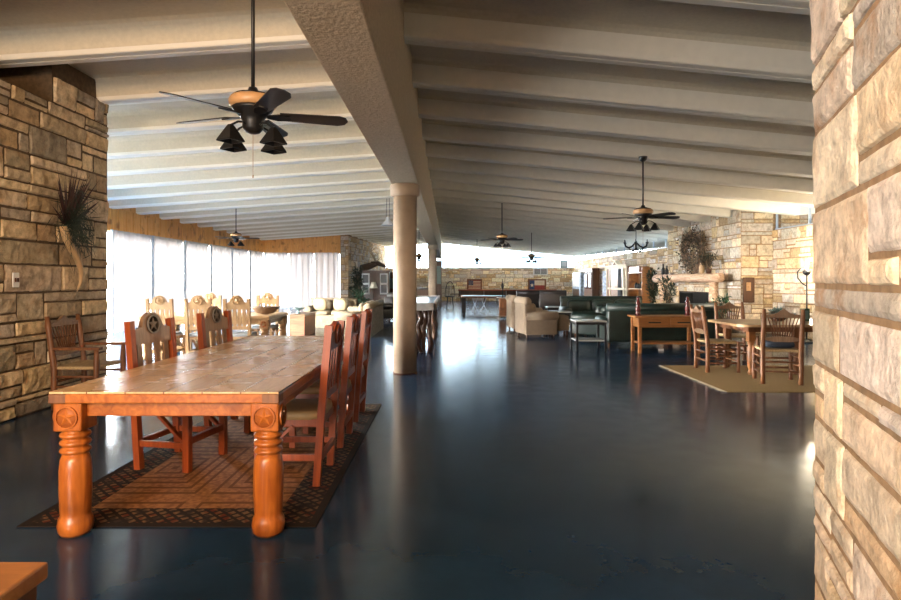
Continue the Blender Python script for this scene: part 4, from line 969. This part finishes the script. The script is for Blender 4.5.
# blue-topped games table
t = empty('pool_table', (PX(483, 26.6), 27.2, 0), 'blue-topped games table standing before the far stone wall', 'game table')
mb = MB(); mb.box(-.95, 1.05, -.6, .6, .62, .70, .01); mb.build('table_frame', 'darkwood', t)
mb = MB(); mb.box(-.9, 1.0, -.55, .55, .70, .715); mb.build('playing_surface', 'felt_and_glare', t)
for x in (-.85, .95):
    for y in (-.5, .5): mb = MB(); mb.box(x - .09, x + .09, y - .05, y + .05, 0, .62, .01); mb.build('leg', 'black', t)
for x in (-.35, .05):
    mb = MB(); mb.tube([(x - .15, -.3, 0), (x, -.3, .3), (x + .12, -.3, .62)], .02, 7); mb.tube([(x + .15, -.3, 0), (x, -.3, .3), (x - .12, -.3, .62)], .02, 7); mb.build('brace', 'whitemetal', t)
# bar stool / windsor chair
def windsor(loc, rz, label):
    t = empty('windsor_chair', loc, label, 'chair', rz=rz)
    mb = MB(); mb.lathe([(.22, .55), (.25, .58), (.24, .6)]); mb.build('seat', 'black', t)
    for k in range(4): a = R(45 + 90 * k); mb = MB(); mb.tube([(.25 * math.cos(a), .25 * math.sin(a), 0), (.16 * math.cos(a), .16 * math.sin(a), .56)], [.02, .025], 8); mb.build('leg', 'black', t)
    mb = MB(); mb.tube([(.25 * math.cos(R(a)), -.15, .6 + .75 * math.sin(R(a))) for a in range(0, 181, 15)], .018, 8); mb.build('back_hoop', 'black', t)
    for k in range(5): x = -.16 + .08 * k; mb = MB(); mb.tube([(x, -.15, .6), (x, -.15, .6 + .75 * math.sqrt(max(0, 1 - (x / .25) ** 2)))], .01, 6); mb.build('spindle', 'black', t)
windsor((PX(450, 30.5), 30.5, 0), R(180), 'black hoop-back high chair beside the far stone wall, left of the games table')
# cue stand / cart
t = empty('rolling_cart', (PX(502.5, 21.8), 21.8, 0), 'tall reddish-brown rolling cart with a pole beside the beige armchairs', 'cart')
mb = MB(); mb.box(-.13, .13, -.15, .15, .1, .75, .01); mb.build('body', 'log', t)
mb = MB(); mb.box(-.2, .2, -.2, .2, .1, .13); mb.box(-.2, .2, -.2, .2, .74, .78, .01); mb.build('shelf', 'greywood', t)
mb = MB(); mb.tube([(0, 0, .78), (0, 0, 1.45)], [.02, .012], 8); mb.ell((0, 0, 1.2), (.05, .05, .12)); mb.build('pole', 'black', t)
for s in (-1, 1): mb = MB(); mb.tube([(s * .19, -.17, .05), (s * .19 + .02, -.17, .05)], .05, 14); mb.build('wheel', 'whitemetal', t)

# ---- far left: cabinets, mount, lamp, plants
t = empty('china_cabinet', (-3.7, 30.3, 0), 'dark china cabinet with glazed doors at the far left, under the elk head', 'cabinet')
mb = MB(); mb.box(-.72, .72, -.2, .25, 0, 1.82, .01); mb.build('body', 'darkwood', t)
for s in (-1, 1):
    mb = MB(); mb.box(s * .46 - .2, s * .46 + .2, -.225, -.2, .7, 1.75); d_ = mb.build('door', 'white', t)
    for z in (.78, 1.28): mb = MB(); mb.box(s * .46 - .14, s * .46 + .14, -.24, -.225, z, z + .4); mb.build('pane', 'blackl', d_)
mb = MB(); mb.box(-.78, .78, -.27, .27, 1.82, 1.9); mb.build('cornice', 'darkwood', t)
t = empty('elk_mount', (-3.75, 30.2, 1.9), 'mounted elk head with tall antlers above the dark china cabinet', 'mounted elk head')
mb = MB(); mb.ell((-.38, .1, .12), (.1, .2, .13)); mb.tube([(-.48, .1, .12), (-.25, 0, .16), (0, -.08, .26), (.12, -.1, .3)], [.13, .15, .12, .1], 14)
mb.tube([(.02, -.1, .3), (.15, -.12, .31), (.3, -.14, .24), (.44, -.16, .17), (.48, -.16, .155)], [.07, .1, .08, .055, .03], 14)
mb.ell((0, -.2, .36), (.1, .03, .035)); mb.ell((0, .0, .36), (.1, .03, .035)); mb.build('head', 'fur', t)
for s in (-1, 1):
    mb = MB(); b = Vector((.08, -.1 + s * .05, .38))
    pts = [b, b + Vector((-.08, s * .16, .22)), b + Vector((-.22, s * .3, .46)), b + Vector((-.18, s * .34, .74)), b + Vector((-.1, s * .26, .9))]
    mb.tube(pts, [.028, .024, .02, .014, .004], 8)
    for i, dv in ((0, (.18, 0, .16)), (1, (.2, s * .02, .2)), (2, (.2, s * .1, .2)), (3, (-.12, s * .12, .16))): mb.tube([pts[i], pts[i] + Vector(dv) * .6, pts[i] + Vector(dv) + Vector((0, 0, .05))], [.018, .013, .003], 6)
    mb.build('antler', 'antler', t)
bpy.data.objects['elk_mount'].scale = (1.35, 1.2, 1.15)
t = empty('table_lamp', (PX(373.5, 27), 27.0, 0), 'floor lamp with a pale shade in front of the dark china cabinet', 'lamp'); t.name = 'shaded_lamp'
mb = MB(); mb.lathe([(.16, 0), (.16, .03), (.025, .06), (.02, 1.1)]); mb.build('stand', 'darkwood', t)
mb = MB(); mb.lathe([(.19, 1.05), (.1, 1.33), (.095, 1.33), (.18, 1.05)]); mb.build('lamp_shade', 'cream', t)
plant('artificial_tree', (PX(354, 27), 28.0, 0), 'dark bushy tree against the far left stone wall', 2.1, .38, 'darkgreen', 'tree', n=500, pot_h=.35, pot_r=.2, seed=41, L=.2, w=.05)
plant('potted_plant', (PX(361, 22), 22, 0), 'green leafy plant behind the long floral sofa', 1.15, .4, 'leaf', n=300, pot_h=.35, pot_r=.16, seed=42, L=.18, w=.045)
t = empty('display_case', (PX(389, 33), 33.2, 0), 'tall dark cabinet with a pale screen just left of the near column', 'cabinet')
mb = MB(); mb.box(-.4, .4, -.2, .2, 0, 1.85, .01); mb.build('body', 'darkwood', t)
mb = MB(); mb.box(-.28, .28, -.22, -.2, .95, 1.5); mb.build('screen', 'teal', t)
t = empty('bar_cabinet', (PX(423, 29), 29, 0), 'dark cabinet beside the distant column', 'cabinet')
mb = MB(); mb.box(-.35, .35, -.2, .2, 0, 1.05, .01); mb.build('body', 'blackl', t); mb = MB(); mb.box(-.3, .3, -.22, -.2, .1, .95); mb.build('door', 'darkwood', t)
t = empty('wall_panel', (PX(439.5, 33.5), 33.5, 0), 'tall dark narrow cabinet standing between the distant column and the far wall', 'cabinet'); t.name = 'tall_cabinet'
mb = MB(); mb.box(-.24, .12, -.2, .2, 0, 2.5, .01); mb.build('body', 'darkwood', t); mb = MB(); mb.box(-.2, .08, -.22, -.2, 1.2, 2.2); mb.build('door', 'teal', t)

# ================================================================== CEILING FANS
def fan(loc, rodtop, label, rz, sc=1.0, group='ceiling fans'):
    """origin at the blade plane"""
    t = empty('ceiling_fan', loc, label, 'ceiling fan', group, rz)
    mb = MB(); mb.tube([(0, 0, .16), (0, 0, rodtop)], .014, 10); mb.build('downrod', 'black', t)
    mb = MB(); mb.lathe([(.02, rodtop - .09), (.06, rodtop - .06), (.075, rodtop - .01), (.075, rodtop)], n=18); mb.build('canopy', 'black', t)
    mb = MB(); mb.lathe([(.03, .2), (.04, .17), (.13, .145), (.15, .13)], n=18); mb.lathe([(.15, .05), (.14, .03), (.09, -.02), (.075, -.05), (.075, -.1), (.05, -.13), (.02, -.14)], n=18); mb.build('motor_housing', 'black', t)
    mb = MB(); mb.lathe([(.15, .05), (.168, .065), (.172, .09), (.168, .115), (.15, .13)], n=12); mb.build('wood_band', 'tan', t)
    for k in range(5):
        a = 2 * math.pi * k / 5; m = Matrix.Rotation(a, 4, 'Z') @ Matrix.Rotation(R(-13), 4, 'X')
        mb = MB(); mb.M = m; mb.prism([(.19, -.055), (.62, -.072), (.67, -.05), (.69, 0), (.67, .05), (.62, .072), (.19, .055)], -.004, .004, 'xy'); bl = mb.build('blade', 'blade', t)
        mb = MB(); mb.M = m; mb.prism([(.1, -.02), (.18, -.045), (.26, -.03), (.27, 0), (.26, .03), (.18, .045), (.1, .02)], -.014, -.004, 'xy'); mb.build('blade_bracket', 'black', bl)
    for k in range(4):
        a = math.pi / 4 + math.pi / 2 * k; ca, sa = math.cos(a), math.sin(a); r = .205
        mb = MB(); mb.tube([(ca * .04, sa * .04, -.1), (ca * .09, sa * .09, -.07), (ca * .14, sa * .14, -.08), (ca * r, sa * r, -.12)], .008, 8); arm = mb.build('light_arm', 'black', t)
        mb = MB(); mb.M = Matrix.Translation((ca * r, sa * r, 0)) @ Matrix.Rotation(a + math.pi / 4, 4, 'Z') @ Matrix.Rotation(R(0), 4, 'X')
        mb.lathe([(.018, -.115), (.03, -.13), (.095, -.225), (.095, -.235), (.088, -.235), (.02, -.14)], n=4); sh = mb.build('lamp_shade', 'black', arm)
    mb = MB(); mb.tube([(0, 0, -.14), (0, 0, -.44)], .0025, 5); mb.ell((0, 0, -.45), (.006, .006, .014), 1, 8, 6); mb.build('pull_chain', 'tan', t)
    t.scale = (sc, sc, sc)
    return t
X1, Y1 = PX(253, 4.4), 4.4
fan((X1, Y1, 2.63), rib_z(X1) + .3 - 2.63, 'large black ceiling fan hanging above the long table', R(16))
for px, Y, py, rz, lb, rr in ((643, 10.4, 217, 10, 'black ceiling fan in the right bay, above the console table', 0), (502, 18.3, 239.5, 15, 'black ceiling fan seen above the beige armchairs', 0), (531.5, 26.8, 257.5, 10, 'small distant ceiling fan to the right of the middle fan', 0),
                          (477, 35, 260.5, 30, 'farthest tiny ceiling fan before the clerestory windows', 0), (236, 18.3, 238, 15, 'dark ceiling fan near the cedar boards by the window corner', 0), (419, 30, 257, 40, 'tiny ceiling fan glimpsed just right of the near column', 0)):
    X = PX(px, Y); Z = PZ(py, Y); kk = (Y - RIB0) % PITCH
    top = rib_z(X) + (.3 if .3 < kk < PITCH - .12 else 0.0)
    fan((X, Y, Z), top - Z + .002, lb, R(rz))
# pendant near column
t = empty('pendant_lamp', (PX(388, 17.9), 17.9, 0), 'pale cone pendant lamp hung on twin cords beside the near column', 'lamp')
mb = MB(); mb.tube([(-.06, 0, 3.15), (-.03, 0, 3.95)], .007, 5); mb.tube([(.06, 0, 3.15), (.03, 0, 3.95)], .007, 5); mb.build('cord', 'black', t)
mb = MB(); mb.lathe([(.05, 3.3), (.07, 3.26), (.07, 3.2), (.2, 3.06), (.21, 3.04), (.19, 3.04), (.06, 3.18)], n=20); mb.build('lamp_shade', 'whitemetal', t)
# chandelier
Yc2 = 21.0; xc = PX(636, Yc2)
t = empty('chandelier', (xc, Yc2, 0), 'black wrought-iron candle chandelier hanging behind the right fan', 'chandelier')
mb = MB(); mb.tube([(0, 0, 2.5), (0, 0, rib_z(xc) + .3)], .012, 7); mb.build('downrod', 'black', t)
mb = MB(); mb.lathe([(.01, 2.45), (.05, 2.5), (.03, 2.6), (.05, 2.72), (.02, 2.8)]); mb.build('hub', 'black', t)
for k in range(6):
    a = 2 * math.pi * k / 6 + .2; ca, sa = math.cos(a), math.sin(a)
    mb = MB(); mb.tube([(ca * r, sa * r, z) for r, z in ((.03, 2.72), (.15, 2.6), (.28, 2.55), (.4, 2.6), (.43, 2.7))], .028, 7); mb.tube([(ca * r, sa * r, z) for r, z in ((.03, 2.5), (.16, 2.42), (.26, 2.52))], .022, 6)
    mb.lathe([(.02, 2.7), (.055, 2.71), (.055, 2.725), (.018, 2.73), (.018, 2.82)], (ca * .43, sa * .43, 0), 10); mb.build('candle_arm', 'black', t)

# ================================================================== LIGHT
w = bpy.data.worlds.new('sky'); bpy.context.scene.world = w; w.use_nodes = True
bg = w.node_tree.nodes['Background']; 
tc = N(w.node_tree, 'ShaderNodeTexCoord'); sx = N(w.node_tree, 'ShaderNodeSeparateXYZ'); w.node_tree.links.new(tc.outputs['Generated'], sx.inputs[0])
mr = N(w.node_tree, 'ShaderNodeMapRange'); mr.interpolation_type = 'SMOOTHSTEP'
for k, v in (('From Min', .14), ('From Max', -.7), ('To Min', SKY_FAR), ('To Max', SKY)): mr.inputs[k].default_value = v
cm = N(w.node_tree, 'ShaderNodeMapRange'); cm.inputs['From Min'].default_value = .1; cm.inputs['From Max'].default_value = -.75
mc = N(w.node_tree, 'ShaderNodeMix', data_type='RGBA'); mc.inputs[6].default_value = (.60, .83, 1, 1); mc.inputs[7].default_value = (1, .95, .88, 1)
w.node_tree.links.new(sx.outputs[0], cm.inputs['Value']); w.node_tree.links.new(cm.outputs[0], mc.inputs[0]); w.node_tree.links.new(mc.outputs[2], bg.inputs[0])
w.node_tree.links.new(sx.outputs[0], mr.inputs['Value']); w.node_tree.links.new(mr.outputs[0], bg.inputs[1])   # hazy sky, brightest to the left where the sun stands
def area(name, loc, rot, sx, sy, power, col):
    l = bpy.data.lights.new(name, 'AREA'); l.shape = 'RECTANGLE'; l.size = sx; l.size_y = sy; l.energy = power; l.color = col
    o = bpy.data.objects.new(name, l); C.objects.link(o); o.location = loc; o.rotation_euler = rot; return o
# warm ceiling lamps of the entrance behind the camera
area('entrance_lamp', (-1.6, -2.4, 2.9), (R(62), 0, R(10)), 2.4, 1.0, WARM, (1, .62, .32))
area('near_wall_fill', (-3.2, -2.8, 1.7), (R(88), 0, R(-38)), 1.8, 1.8, NEUT, (1, .93, .84))  # unseen fill light, added to brighten the near stone wall
l = bpy.data.lights.new('lamp_glow', 'POINT'); l.energy = 190; l.color = (1, .82, .58); l.shadow_soft_size = .05
o = bpy.data.objects.new('lamp_glow', l); C.objects.link(o); o.location = (8.12, 13.5, 1.80)
sc = bpy.context.scene
sc.view_settings.view_transform = 'Standard'; sc.view_settings.look = 'None'; sc.view_settings.gamma = 1; sc.view_settings.use_curve_mapping = False
sc.view_settings.exposure = EXPO
sc.cycles.use_denoising = True; sc.cycles.max_bounces = 10; sc.cycles.diffuse_bounces = 5; sc.cycles.glossy_bounces = 4; sc.cycles.transparent_max_bounces = 8
sc.cycles.sample_clamp_indirect = 12; sc.cycles.caustics_reflective = False; sc.cycles.caustics_refractive = False
